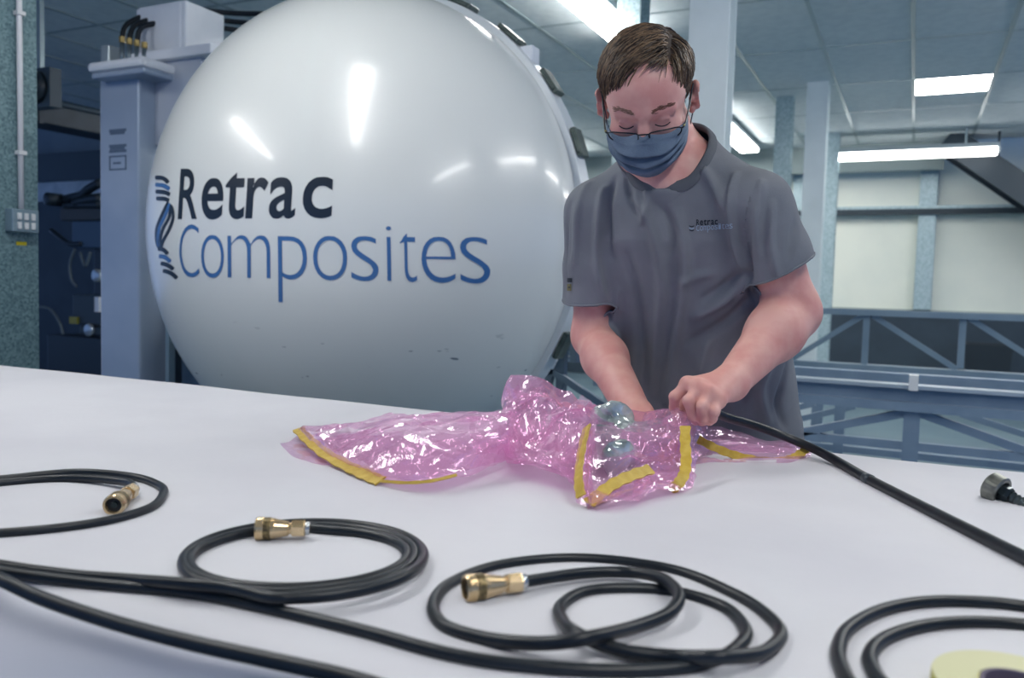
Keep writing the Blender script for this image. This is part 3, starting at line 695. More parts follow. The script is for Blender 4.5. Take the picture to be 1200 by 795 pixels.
# ------------------------------------------------------------------ implicit surfaces for the figure
def smin(a, b, k):
    if k <= 0: return np.minimum(a, b)
    h = np.clip(.5 + .5 * (b - a) / k, 0, 1); return b + (a - b) * h - k * h * (1 - h)
def smax(a, b, k): return -smin(-a, -b, k)
class Sdf:
    def __init__(s): s.ops = []
    def _p(s, kind, f, c, r, k): s.ops.append((kind, f, np.array(c, float), r, k)); return s
    def ell(s, c, r, R=None, k=.01, op='u'):
        c = np.array(c, float); r = np.array(r, float) * (1 if R is None else HS); R = np.eye(3) if R is None else R    # columns of R = axes
        def f(p):
            q = (p - c) @ R; k0 = np.linalg.norm(q / r, axis=-1); k1 = np.linalg.norm(q / (r * r), axis=-1) + 1e-9
            return k0 * (k0 - 1) / k1
        return s._p(op, f, c, r.max(), k)
    def cone(s, a, b, ra, rb, k=.01, op='u', flat=None):
        a = np.array(a, float); b = np.array(b, float); ab = b - a; L2 = ab.dot(ab)
        def f(p):
            t = np.clip(((p - a) @ ab) / L2, 0, 1); q = p - a - t[..., None] * ab
            if flat is not None:
                n, sc = flat; q = q + np.outer(q @ n, n).reshape(q.shape) * (sc - 1)
            return np.linalg.norm(q, axis=-1) - (ra + (rb - ra) * t)
        return s._p(op, f, (a + b) / 2, math.sqrt(L2) / 2 + max(ra, rb), k)
    def chain(s, pts, rad, k=.01, k0=None):
        for i in range(len(pts) - 1): s.cone(pts[i], pts[i + 1], rad[i], rad[i + 1], (k0 if (i == 0 and k0 is not None) else k))
        return s
    def loft(s, rows, k=.02, e=2.4, grow=0.):
        rows = np.array(rows, float); z = rows[:, 0]
        zmin, zmax = z.min(), z.max()
        def f(p):
            zz = np.clip(p[..., 2], zmin, zmax)
            cx, cy, a, b = (np.interp(zz, z, rows[:, i]) for i in (1, 2, 3, 4))
            a = a + grow; b = b + grow
            ee = np.interp(zz, [1.36, 1.44], [e, 2.0]); q = (np.abs((p[..., 0] - cx) / a) ** ee + np.abs((p[..., 1] - cy) / b) ** ee) ** (1 / ee)
            d = (q - 1) * np.minimum(a, b)
            dz = np.abs(p[..., 2] - (zmin + zmax) / 2) - (zmax - zmin) / 2
            return smax(d, dz, .02)
        c = np.array([rows[:, 1].mean(), rows[:, 2].mean(), (zmin + zmax) / 2])
        return s._p('u', f, c, math.hypot((zmax - zmin) / 2, rows[:, 3].max() + grow) + .05, k)
    def __call__(s, p, near=None, br=0.):
        d = np.full(p.shape[:-1], 1.0)
        for kind, f, c, r, k in s.ops:
            if near is not None and np.linalg.norm(c - near) > r + br + k + .012: continue
            v = f(p)
            if kind == 'u': d = smin(d, v, k)
            else: d = smax(d, -v, k)
        return d
    def mesh(s, lo, hi, h, B=20):
        lo = np.array(lo, float); n = np.ceil((np.array(hi) - lo) / h / B).astype(int) * B
        vol = np.full(tuple(n + 1), 1.0, np.float32)
        ax = [lo[i] + h * np.arange(n[i] + 1) for i in range(3)]
        br = B * h * .87
        for i in range(0, n[0], B):
            for j in range(0, n[1], B):
                for k in range(0, n[2], B):
                    c = np.array([ax[0][i], ax[1][j], ax[2][k]]) + B * h / 2
                    if not any(o[0] == 'u' and np.linalg.norm(o[2] - c) < o[3] + br + .015 for o in s.ops): continue
                    X_ = np.stack(np.meshgrid(ax[0][i:i + B + 1], ax[1][j:j + B + 1], ax[2][k:k + B + 1], indexing='ij'), -1)
                    # skip blocks that are clearly empty or full
                    cc = X_[::B // 2, ::B // 2, ::B // 2]; dc = s(cc, c, br)
                    if dc.min() > B * h * .75: continue
                    if dc.max() < -B * h * .9: vol[i:i + B + 1, j:j + B + 1, k:k + B + 1] = -1; continue
                    vol[i:i + B + 1, j:j + B + 1, k:k + B + 1] = s(X_, c, br)
        return nets(vol, lo, h)
def nets(vol, lo, h):
    ins = vol < 0
    c8 = [ins[a:a + vol.shape[0] - 1, b:b + vol.shape[1] - 1, c:c + vol.shape[2] - 1] for a in (0, 1) for b in (0, 1) for c in (0, 1)]
    cnt = np.zeros(c8[0].shape, np.int8)
    for c in c8: cnt += c
    act = (cnt > 0) & (cnt < 8)
    I = np.argwhere(act); idx = np.full(act.shape, -1, np.int64); idx[act] = np.arange(len(I))
    off = np.array([(a, b, c) for a in (0, 1) for b in (0, 1) for c in (0, 1)])
    val = np.stack([vol[tuple((I + o).T)] for o in off], 1)
    acc = np.zeros((len(I), 3)); num = np.zeros(len(I))
    for a in range(8):
        for b in range(a + 1, 8):
            if np.abs(off[a] - off[b]).sum() != 1: continue
            va, vb = val[:, a], val[:, b]; m = (va < 0) != (vb < 0)
            t = np.where(m, va / np.where(m, va - vb, 1), 0)
            acc += np.where(m[:, None], off[a] + t[:, None] * (off[b] - off[a]), 0); num += m
    V = lo + h * (I + acc / num[:, None])
    Fs = []
    for axs in range(3):
        o1, o2 = [(1, 2), (2, 0), (0, 1)][axs]
        s0 = [slice(None)] * 3; s1 = [slice(None)] * 3; s0[axs] = slice(0, -1); s1[axs] = slice(1, None)
        A = ins[tuple(s0)]; Bm = ins[tuple(s1)]
        E_ = np.argwhere(A != Bm); keep = (E_[:, o1] > 0) & (E_[:, o2] > 0) & (E_[:, o1] < idx.shape[o1]) & (E_[:, o2] < idx.shape[o2]) & (E_[:, axs] < idx.shape[axs])
        E_ = E_[keep]; fl = A[tuple(E_.T)]
        d1 = np.zeros(3, int); d1[o1] = 1; d2 = np.zeros(3, int); d2[o2] = 1
        q = np.stack([idx[tuple((E_ - d1 - d2).T)], idx[tuple((E_ - d2).T)], idx[tuple(E_.T)], idx[tuple((E_ - d1).T)]], 1)
        q[~fl] = q[~fl][:, ::-1]; Fs.append(q[(q >= 0).all(1)])
    return V, np.concatenate(Fs)
def rot(ax, deg):
    return np.array(Matrix.Rotation(math.radians(deg), 3, ax))
def vnormals(V, Fq):
    n = np.cross(V[Fq[:, 2]] - V[Fq[:, 0]], V[Fq[:, 3]] - V[Fq[:, 1]]); N = np.zeros_like(V)
    for i in range(4): np.add.at(N, Fq[:, i], n)
    return N / (np.linalg.norm(N, axis=1)[:, None] + 1e-12)
def relax(V, Fq, it=2, w=.5):
    for _ in range(it):
        S = np.zeros_like(V); c = np.zeros(len(V))
        for i in range(4):
            for j in (1, 3):
                np.add.at(S, Fq[:, i], V[Fq[:, (i + j) % 4]]); np.add.at(c, Fq[:, i], 1)
        V = V + w * (S / np.maximum(c, 1)[:, None] - V)
    return V

# ------------------------------------------------------------------ the man: joints
man = thing('person', 'man in grey t-shirt, glasses and blue face mask working over the plastic bag', 'person', (-.40, 1.78, 0))
SKIN = mat('skin', 'd3a298', .5, 0, 'c98f87', 22, 3, bump=.06, bscale=450, sss=.12, spec=.35)
Lsh = PY(889, 238, 1.50); Lel = PY(929, 366, 1.575); Lwr = PY(856, 449, 1.385)
Rsh = PY(696, 247, 1.55); Rel = PY(695, 394, 1.575); Rwr = PY(746, 488, 1.37)
rows_body = [(.80, -.385, 1.785, .165, .115), (.93, -.39, 1.77, .17, .115), (1.02, -.395, 1.75, .17, .12), (1.12, -.40, 1.715, .168, .12), (1.25, -.405, 1.655, .172, .118),
             (1.34, -.41, 1.605, .172, .108), (1.41, -.415, 1.575, .150, .09), (1.46, -.42, 1.56, .10, .075), (1.50, -.425, 1.545, .06, .06)]
# head frame
HC_ = PY(758, 113, 1.47)
tocam = CAMO - HC_; tocam[2] = 0; tocam /= np.linalg.norm(tocam)
yaw = math.atan2(tocam[0], -tocam[1]) - math.radians(3)      # facing -Y is yaw 0, towards +X positive
pitch = math.radians(39); roll = math.radians(-4)
fw = np.array([math.sin(yaw) * math.cos(pitch), -math.cos(yaw) * math.cos(pitch), -math.sin(pitch)])
lf = np.array([math.cos(yaw), math.sin(yaw), 0.])             # his left
up = np.cross(lf, -fw); up = np.cross(fw, -lf) if up[2] < 0 else up
HR_ = np.stack([lf, fw, up], 1)                               # columns: left, forward, up
cr, sr = math.cos(roll), math.sin(roll)
HR_ = HR_ @ np.array([[cr, 0, sr], [0, 1, 0], [-sr, 0, cr]])
HS = np.array([.98, .95, .90])
def hp(x, y, z): return HC_ + HR_ @ (np.array([x, y, z], float) * HS)

B = Sdf()
B.loft(rows_body, e=2.3)
# trapezius, shoulders
nb = np.array([-.425, 1.545, 1.47])
for sh, sg in ((Lsh, 1), (Rsh, -1)):
    B.cone(nb + np.array([sg * .03, .02, .02]), sh + np.array([0, .01, -.005]), .048, .044, .04)
B.cone((-.415, 1.55, 1.45), hp(0, -.045, -.05), .067, .062, .03)
B.cone((-.42, 1.505, 1.44), hp(0, .01, -.085), .04, .042, .03)
# head
B.ell(hp(0, -.018, .035), (.0765, .097, .083), HR_, .02)
B.ell(hp(0, .03, -.035), (.064, .064, .085), HR_, .03)
B.ell(hp(0, .045, .03), (.062, .05, .05), HR_, .03)
B.chain([hp(-.05, .01, -.075), hp(-.03, .055, -.103), hp(0, .075, -.108), hp(.03, .055, -.103), hp(.05, .01, -.075)], [.022, .02, .02, .02, .022], .02)
for s in (-1, 1):
    B.ell(hp(s * .038, .068, -.035), (.026, .022, .024), HR_, .02)
    B.cone(hp(s * .012, .092, .012), hp(s * .045, .078, .012), .010, .009, .012)
    B.ell(hp(s * .032, .103, -.006), (.018, .012, .011), HR_, .008, 's')
    B.ell(hp(s * .032, .079, -.008), (.0155, .0140, .0125), HR_, .003)
    B.ell(hp(s * .032, .0905, -.0015), (.0145, .004, .0035), HR_, .004)
    # ear
    E_ = HR_ @ rot('Z', -s * 32) @ rot('X', -8)
    B.ell(hp(s * .088, -.014, -.012), (.008, .019, .033), E_, .006)
    B.ell(hp(s * .097, -.008, -.010), (.007, .0115, .022), E_, .004, 's')
    B.ell(hp(s * .0805, -.004, -.015), (.006, .006, .009), E_, .005)
    B.ell(hp(s * .0795, -.006, -.038), (.006, .009, .009), E_, .006)
B.chain([hp(0, .091, .004), hp(0, .102, -.022), hp(0, .108, -.038)], [.0085, .0095, .0115], .008)
for s in (-1, 1): B.ell(hp(s * .011, .1, -.043), (.009, .011, .008), HR_, .006)
# arms
for sh, el, wr, r0 in ((Lsh, Lel, Lwr, .049), (Rsh, Rel, Rwr, .053)):
    mid = el + (wr - el) * .3; q = 0 if sh is Lsh else .006
    B.cone(sh, el, r0 - q, .044 - q, .03)
    B.chain([el, mid, wr], [.045 - q, .046 - q, .0285], .03)
# left hand (its back faces the camera), fingers press down into the bag
def hand(mcp, pip, dip, tip, wr, rads, thumb, side):
    for i in range(4):
        B.cone(wr, mcp[i], .0225 if i in (1, 2) else .020, .0125, .016)
    for i in range(3): B.cone(mcp[i], mcp[i + 1], .0120, .0120, .008)
    for i in range(4):
        r = rads[i]
        B.chain([mcp[i], pip[i], dip[i], tip[i]], [r * 1.12, r * 1.02, r * .92, r * .8], .004, .006)
        B.ell(mcp[i] + np.array([0, -.003, .004]), (r * 1.05,) * 3, None, .006)
    B.chain(thumb, [.018, .0125, .0108, .0088], .005, .014)
Y0 = 1.315
mcp = [PY(806, 451, Y0 + .005), PY(819, 455, Y0 - .005), PY(830.5, 462, Y0 - .008), PY(841, 470, Y0 - .004)]
pip = [PY(790.5, 465, Y0 - .012), PY(807, 470, Y0 - .03), PY(823, 477, Y0 - .033), PY(837.5, 483, Y0 - .026)]
dip = [PY(790, 478, Y0 + .006), PY(812, 487, Y0 - .018), PY(823.5, 490, Y0 - .02), PY(835, 491, Y0 - .014)]
tip = [PY(794, 489, Y0 + .018), PY(815, 494, Y0 - .002), PY(823, 495, Y0 - .004), PY(832, 495, Y0 + .0)]
thumb = [Lwr + (mcp[0] - Lwr) * .35 + np.array([-.004, .01, -.014]), PY(806, 470, Y0 + .035), PY(798, 483, Y0 + .033), PY(797, 492, Y0 + .024)]
hand(mcp, pip, dip, tip, Lwr, [.0088, .0092, .0088, .0078], thumb, 1)
# right hand, mostly hidden in the film, gripping the part
o_ = np.array([0, 0, 0.])
rd = (Rwr - Rel) / np.linalg.norm(Rwr - Rel)
a0 = Rwr + rd * .08; lx = np.array([.86, -.5, 0.])
mcp = [a0 + lx * k for k in (.027, .009, -.009, -.026)]
pip = [m + np.array([.012, -.03, -.012]) for m in mcp]; dip = [m + np.array([.016, -.036, -.03]) for m in mcp]; tip = [m + np.array([.018, -.026, -.044]) for m in mcp]
thumb = [Rwr + rd * .025 + lx * .012, Rwr + rd * .055 + lx * .045, Rwr + rd * .08 + lx * .055, Rwr + rd * .1 + lx * .055]
for q in (pip, dip, tip):
    for p in q: p[2] = max(p[2], TZ + .012)
for p in mcp: p[2] = max(p[2], TZ + .02)
for p in thumb: p[2] = max(p[2], TZ + .014)
hand(mcp, pip, dip, tip, Rwr, [.0088, .0092, .0088, .0078], thumb, -1)

V, Fq = B.mesh((-.78, 1.20, .80), (-.05, 1.95, 1.78), .0029)
V = relax(V, Fq, 1, .4)
body = obj('body', V, Fq, SKIN, man, True)
bodybvh = BVHTree.FromPolygons([Vector(v) for v in V], Fq.tolist())

# ------------------------------------------------------------------ t-shirt
SHIRT = mat('shirt_cotton', '70747a', .85, 0, '797d83', 9, 5, bump=.12, bscale=420, spec=.2)
rows_s = [(.86, -.385, 1.780, .205, .140), (.93, -.387, 1.772, .203, .142), (1.02, -.392, 1.748, .196, .146), (1.12, -.40, 1.712, .190, .148), (1.25, -.405, 1.652, .192, .142),
          (1.34, -.41, 1.602, .190, .126), (1.41, -.415, 1.572, .166, .104), (1.46, -.42, 1.557, .115, .088), (1.50, -.425, 1.545, .075, .072), (1.55, -.43, 1.535, .07, .068)]
T = Sdf()
T.loft(rows_s, e=2.35)
for sh, sg in ((Lsh, 1), (Rsh, -1)):
    T.cone(nb + np.array([sg * .03, .02, .02]), sh + np.array([0, .008, -.004]), .055, .050, .045)
def along(a, b, t): return a + (b - a) * t
Lhem = along(Lsh, Lel, .70); Rhem = along(Rsh, Rel, .76)
ld = (Lel - Lsh) / np.linalg.norm(Lel - Lsh); rdv = (Rel - Rsh) / np.linalg.norm(Rel - Rsh)
def hemplane(pa, pb, y, tilt):
    a = PY(*pa, y); b = PY(*pb, y); hd = (b - a) / np.linalg.norm(b - a); c = (a + b) / 2
    vd = c - CAMO; vd /= np.linalg.norm(vd); vd = vd + np.array([0, 0, tilt]); n = np.cross(vd, hd); n /= np.linalg.norm(n)
    return c, (n if n[2] < 0 else -n)
lh, lno = hemplane((893, 333), (963, 305), 1.5, .25)
rh, rno = hemplane((655, 351), (712, 351), 1.57, .25)
def sleeve(sh, el, rads, hc, hn):
    Q = Sdf(); Q.chain([sh, along(sh, el, .45), along(sh, el, 1.25)], rads, .01)
    f = lambda p: np.maximum(Q(p), (p - hc) @ hn)
    T._p('u', f, (sh + el) / 2, .28, .03)
sleeve(Lsh, Lel, [.052, .062, .076], lh, lno)
sleeve(Rsh, Rel, [.055, .060, .066], rh, rno)
V, Fq = T.mesh((-.82, 1.30, .86), (-.02, 1.98, 1.62), .0037)
V = relax(V, Fq, 2, .5)
N_ = vnormals(V, Fq)
# cloth folds: ridges along polylines lying on the shirt
def pix(v):
    c = (v - CAMO) @ CAMR; return np.stack([CXP + F_PX * c[:, 0] / -c[:, 2], CYP - F_PX * c[:, 1] / -c[:, 2]], 1)
FOLDS = []
def shirt_pt(px, py):
    r = Vector(ray(px, py)).normalized(); h = SB.ray_cast(Vector(CAMO), r); return None if h[0] is None else np.array(h[0])
SB = BVHTree.FromPolygons([Vector(v) for v in V], Fq.tolist())
def fold(pts, amp, w):
    P3 = [shirt_pt(*p) for p in pts]; P3 = [p for p in P3 if p is not None]
    if len(P3) > 1: FOLDS.append((catmull(P3, 5), amp, w))
for pts, amp, w in [
    ([(742, 232), (757, 252), (768, 280), (776, 330), (770, 400), (764, 460)], .006, .013), ([(795, 250), (803, 300), (800, 350), (790, 410), (780, 470)], .0055, .012),
    ([(708, 222), (702, 260), (700, 310), (708, 350)], .006, .010), ([(720, 210), (712, 250), (716, 300)], -.005, .010), ([(735, 300), (748, 350), (752, 420), (745, 470)], -.005, .014),
    ([(880, 230), (872, 270), (876, 320), (886, 350)], -.009, .011), ([(893, 215), (886, 255), (889, 300)], .006, .010), ([(862, 205), (858, 240), (862, 285), (872, 318)], .006, .009),
    ([(872, 318), (850, 335), (825, 350)], -.005, .012), ([(878, 330), (850, 352), (815, 372)], .005, .012), ([(880, 350), (850, 378), (810, 400)], -.005, .014), ([(835, 320), (815, 325), (795, 332)], .003, .012),
    ([(912, 205), (905, 240), (903, 280), (910, 320)], .006, .009), ([(930, 225), (932, 260), (925, 300)], -.004, .011), ([(940, 250), (945, 290)], .003, .010),
    ([(690, 215), (676, 255), (672, 310)], .004, .010), ([(668, 240), (663, 290), (664, 340)], -.004, .010), ([(735, 200), (738, 225), (748, 250)], -.005, .009),
    ([(815, 190), (835, 215), (850, 245)], .005, .012), ([(905, 420), (890, 455), (900, 495)], .006, .013), ([(922, 430), (912, 470), (920, 500)], -.005, .010), ([(880, 440), (868, 475)], -.005, .012),
    ([(830, 400), (822, 440)], .004, .014), ([(775, 240), (790, 275), (786, 300)], -.004, .009), ([(725, 340), (722, 400), (735, 440)], .005, .012), ([(755, 215), (760, 240), (752, 262)], .004, .007)]:
    fold(pts, amp, w)
disp = np.zeros(len(V))
for Pl, amp, w in FOLDS:
    amp *= 2.3; w *= .78
    lo_ = Pl.min(0) - 4 * w; hi_ = Pl.max(0) + 4 * w; m = ((V > lo_) & (V < hi_)).all(1); vi = np.where(m)[0]
    if not len(vi): continue
    A_ = V[vi][:, None, :]; a = Pl[:-1][None]; b = Pl[1:][None]; ab = b - a
    t = np.clip(((A_ - a) * ab).sum(-1) / (ab ** 2).sum(-1), 0, 1); d = np.linalg.norm(A_ - a - t[..., None] * ab, axis=-1)
    k = d.argmin(1); dm = d.min(1); s_ = (k + t[np.arange(len(vi)), k]) / (len(Pl) - 1)
    disp[vi] += amp * np.exp(-(dm / w) ** 2) * np.clip(np.sin(np.pi * np.clip(s_ * .9 + .05, 0, 1)), 0, 1) ** .5
disp += .0016 * np.sin(V[:, 0] * 95 + 3 * np.sin(V[:, 2] * 22)) * np.clip((1.25 - V[:, 2]) / .3, 0, 1)
near_hem = np.minimum(np.abs((V - lh) @ lno) + 9 * (np.linalg.norm(V - lh, axis=1) > .14), np.abs((V - rh) @ rno) + 9 * (np.linalg.norm(V - rh, axis=1) > .14))
FC = V[Fq].mean(1); FN = vnormals(V, Fq)[Fq].mean(1); FN /= np.linalg.norm(FN, axis=1)[:, None]
capL = (np.abs((FC - lh) @ lno) < .009) & (FN @ lno > .3) & (np.linalg.norm(FC - lh, axis=1) < .13)
capR = (np.abs((FC - rh) @ rno) < .009) & (FN @ rno > .3) & (np.linalg.norm(FC - rh, axis=1) < .13)
# neck opening: everything inside a tube around the neck
NKC = np.array([-.414, 1.54, 1.46]); NKN = np.array([.02, -.42, .90]); NKN /= np.linalg.norm(NKN)
def neck_r(P_):
    q = P_ - NKC; q = q - np.outer(q @ NKN, NKN); r = np.linalg.norm(q, axis=1)
    fr = np.array([0, -1., 0]) - NKN * NKN.dot((0, -1., 0)); fr /= np.linalg.norm(fr)
    c = np.clip((q @ fr) / np.maximum(r, 1e-6), -1, 1); th = np.arccos(c)
    return r / np.where(c > 0, 1 + .16 * np.sin(2 * th) ** 2, 1), q
NR = .076
rr_, qq_ = neck_r(V)
inn = (rr_ < NR) & (V[:, 2] > 1.37)
ring = inn & (rr_ > NR - .006)
V = V + N_ * disp[:, None]
rr_, qq_ = neck_r(V)
capN = inn[Fq].all(1)
snap = np.zeros(len(V), bool); snap[np.unique(Fq[~capN])] = True; snap &= inn
V[snap] += qq_[snap] * (NR / rr_[snap] - 1)[:, None]
# keep the cloth clear of the skin
for _ in range(2):
    dB = np.ones(len(V)); key = np.floor(V / .08).astype(int); uq, inv = np.unique(key, axis=0, return_inverse=True); inv = inv.ravel()
    order = np.argsort(inv); bounds = np.searchsorted(inv[order], np.arange(len(uq) + 1))
    for ci in range(len(uq)):
        ii = order[bounds[ci]:bounds[ci + 1]]; dB[ii] = B(V[ii], (uq[ci] + .5) * .08, .07)
    mv = (dB < .0045) & ~snap; N2 = vnormals(V, Fq); V[mv] += N2[mv] * (.0045 - dB[mv])[:, None]
V = relax(V, Fq, 1, .3)
TL = Sdf(); TL.loft(rows_s, e=2.35); tl = TL(FC)
capL |= ((FC - lh) @ lno > 0) & (np.linalg.norm(FC - lh, axis=1) < .1) & (tl > .012)
capR |= ((FC - rh) @ rno > 0) & (np.linalg.norm(FC - rh, axis=1) < .085) & (tl > .002)
Fq = Fq[~(capL | capR | capN)]
bm = bmesh.new()
vs = [bm.verts.new(v) for v in V]; bm.verts.ensure_lookup_table()
for q in Fq:
    try: bm.faces.new([vs[i] for i in q])
    except ValueError: pass
def cut(co, no, test):
    geom = [f for f in bm.faces if test(f.calc_center_median())]
    es = set(e for f in geom for e in f.edges); vv = set(v for f in geom for v in f.verts)
    bmesh.ops.bisect_plane(bm, geom=list(geom) + list(es) + list(vv), plane_co=Vector(co), plane_no=Vector(no), clear_outer=True, dist=1e-6)
cut((-.4, 1.76, .935), (.08, 0, -1), lambda p: p.z < 1.05)
lone = [v for v in bm.verts if not v.link_faces]; bmesh.ops.delete(bm, geom=lone, context='VERTS')
# drop loose islands
seen = set(); isl = []
bm.verts.ensure_lookup_table()
for v in bm.verts:
    if v in seen: continue
    st_ = [v]; comp = []; seen.add(v)
    while st_:
        q = st_.pop(); comp.append(q)
        for e in q.link_edges:
            w_ = e.other_vert(q)
            if w_ not in seen: seen.add(w_); st_.append(w_)
    isl.append(comp)
isl.sort(key=len)
for comp in isl[:-1]: bmesh.ops.delete(bm, geom=comp, context='VERTS')
bm.verts.ensure_lookup_table(); bm.verts.index_update(); bm.faces.ensure_lookup_table()
SV = np.array([v.co[:] for v in bm.verts]); SF = [[v.index for v in f.verts] for f in bm.faces]
# boundary loops for hems and collar
bed = [e for e in bm.edges if len(e.link_faces) == 1]; adj = {}
for e in bed:
    a, b = e.verts[0].index, e.verts[1].index; adj.setdefault(a, []).append(b); adj.setdefault(b, []).append(a)
loops = []; used = set()
for s0 in adj:
    if s0 in used: continue
    lp = [s0]; used.add(s0); cur = s0
    while True:
        nx = [q for q in adj[cur] if q not in used]
        if not nx: break
        cur = nx[0]; used.add(cur); lp.append(cur)
    if len(lp) > 30: loops.append(SV[lp])
bm.free()
shirt = obj('t_shirt', SV, SF, SHIRT, man, True, label='dark grey cotton t-shirt')
solidify(shirt, .0022)
shirtbvh = BVHTree.FromPolygons([Vector(v) for v in SV], SF)
def resample(Lp, n):
    Lp = np.vstack([Lp, Lp[:1]]); s_ = np.r_[0, np.cumsum(np.linalg.norm(np.diff(Lp, axis=0), axis=1))]
    q = np.linspace(0, s_[-1], n, endpoint=False); return np.stack([np.interp(q, s_, Lp[:, i]) for i in range(3)], 1)
def smoothloop(P_, it):
    for _ in range(it): P_ = .5 * P_ + .25 * (np.roll(P_, 1, 0) + np.roll(P_, -1, 0))
    return P_
for Lp in loops:
    c = Lp.mean(0); P_ = smoothloop(resample(Lp, 90), 12 if c[2] > 1.4 else 3)
    if c[2] > 1.40:      # neck: ribbed collar band
        inw = NKC - P_; inw -= np.outer(inw @ NKN, NKN); inw /= np.linalg.norm(inw, axis=1)[:, None]
        A = np.stack([P_ - inw * .005 - NKN * .006, P_ - inw * .004 + NKN * .001, P_ - inw * .000 + NKN * .006, P_ + inw * .006 + NKN * .011, P_ + inw * .010 + NKN * .011, P_ + inw * .010 + NKN * .004, P_ + inw * .004 - NKN * .004], 0)
        A = A.transpose(1, 0, 2); A = np.concatenate([A, A[:1]]); G().grid(A).build('collar', mat('collar_rib', '585c62', .9, bump=.2, bscale=600), shirt, True)
    elif abs(c[0] + .4) > .1:   # sleeve hem roll
        n_ = lno if c[0] > -.4 else rno
        for k in (.0, -.016):
            pass
        G().tube(np.vstack([P_ - n_ * .001, P_[:1] - n_ * .001]), .0026, 6, False).build('sleeve_hem', SHIRT, shirt, True)
    else:
        G().tube(np.vstack([P_, P_[:1]]), .0026, 6, False).build('bottom_hem', SHIRT, shirt, True)
# chest print
def on_shirt(px, py):
    r = Vector(ray(px, py)).normalized(); h = shirtbvh.ray_cast(Vector(CAMO), r)
    return np.array(h[0] + h[1] * (.0012 if h[1].dot(r) < 0 else -.0012)) if h[0] is not None else PY(px, py, 1.45)
PB_ = mat('print_black', '1a232d', .8); PBL = mat('print_blue', '93a7bb', .8)
bx = np.linspace(816, 842, 7); letters('Retrac', [(a, b - .6) for a, b in zip(bx[:-1], bx[1:])], lambda x: 264.5 - .05 * (x - 816), lambda x: 7.2, PB_, .02, lambda x: 0, on_shirt, shirt)
bx = np.linspace(816, 859, 11); letters('Composites', [(a, b - .7) for a, b in zip(bx[:-1], bx[1:])], lambda x: 270.8 - .08 * (x - 816), lambda x: 6.6, PBL, -.005, lambda x: 0, on_shirt, shirt)
for k in range(3):
    A = [[on_shirt(807.5 + 6 * s_, 264 + 2.4 * k + d_ + 1.2 * math.sin(s_ * 3)) for d_ in (0, 1.3)] for s_ in np.linspace(0, 1, 6)]
    G().grid(A).build('emblem_stripe', PB_ if k != 1 else PBL, shirt)
for (x0_, y0_, x1_, y1_, m_) in ((665, 326, 671, 331, PB_), (665, 333, 670, 341, mat('print_gold', '6a6440', .8)), (665, 336, 669, 338, PB_)):
    A = [[on_shirt(a, b) for a in np.linspace(x0_, x1_, 4)] for b in np.linspace(y0_, y1_, 5)]
    G().grid(A).build('sleeve_badge', m_, shirt)

# trousers and shoes
PANTS = mat('dark_trousers', '1d2733', .85, 0, '232e3b', 12, 4, bump=.1, bscale=300)
K = Sdf()
K.loft([(.80, -.385, 1.785, .175, .125), (.90, -.387, 1.782, .185, .128), (.99, -.39, 1.765, .18, .128)], e=2.3)
for sg in (-1, 1):
    hx = -.385 + sg * .095
    K.chain([(hx, 1.785, .84), (hx + sg * .03, 1.77, .47), (hx + sg * .045, 1.83, .08)], [.1, .075, .062], .04)
V, Fq = K.mesh((-.72, 1.58, .0), (-.06, 2.0, .97), .009); V = relax(V, Fq, 2)
obj('trousers', V, Fq, PANTS, man, True)
for sg in (-1, 1):
    hx = -.385 + sg * .14
    S_ = Sdf(); S_.cone((hx, 1.86, .05), (hx + sg * .02, 1.68, .035), .048, .038, .02); S_.cone((hx, 1.84, .05), (hx, 1.83, .11), .048, .05, .02)
    V, Fq = S_.mesh((hx - .1, 1.6, -.02), (hx + .1, 1.95, .2), .008); V[:, 2] = np.maximum(V[:, 2], .0)
    obj('shoe', V, Fq, mat('shoe_leather', '20242a', .5), man, True)
hemz = None

# ------------------------------------------------------------------ hair
HAIR = mat('brown_hair', '3a2a22', .42, spec=.45)
_g = HAIR.node_tree.nodes.new('ShaderNodeNewGeometry'); _r = HAIR.node_tree.nodes.new('ShaderNodeValToRGB')
_r.color_ramp.elements[0].color = (*lin('2e231d'), 1); _r.color_ramp.elements[1].color = (*lin('7a6248'), 1); _r.color_ramp.elements[0].position = .2
HAIR.node_tree.links.new(_g.outputs['Random Per Island'], _r.inputs[0]); HAIR.node_tree.links.new(_r.outputs[0], HAIR.node_tree.nodes['Principled BSDF'].inputs['Base Color'])
def scalp(d, lift):    # point on the skull in direction d (head axes)
    d = d / np.linalg.norm(d); c = np.array([0, -.018, .035]); r = np.array([.0765, .097, .083]) + lift
    t = 1 / np.linalg.norm(d / r); return c + d * t
HAZ = [-180, -120, -100, -80, -62, -50, -42, -28, -16, -8, 0, 8, 18, 30, 40, 46, 54, 62, 80, 100, 120, 180]
HEL = [-38, -38, -22, -14, 0, 8, 14, 20, 25, 31, 38, 46, 43, 38, 31, 17, 3, -10, -16, -22, -38, -38]
def hairline(x, y, z):
    """positive inside the hair area; head axes"""
    q = np.array([x, y + .018, z - .035]); az = math.degrees(math.atan2(q[0], q[1])); el = math.degrees(math.asin(q[2] / np.linalg.norm(q)))
    return (el - np.interp(az, HAZ, HEL)) * .0015
g = G(); hs = []
tries = 0
while len(hs) < 4200 and tries < 40000:
    tries += 1
    d = rng.normal(size=3); d /= np.linalg.norm(d)
    if d[2] < -.75: continue
    p = scalp(d, .0)
    if hairline(*p) < 0: continue
    hs.append(d)
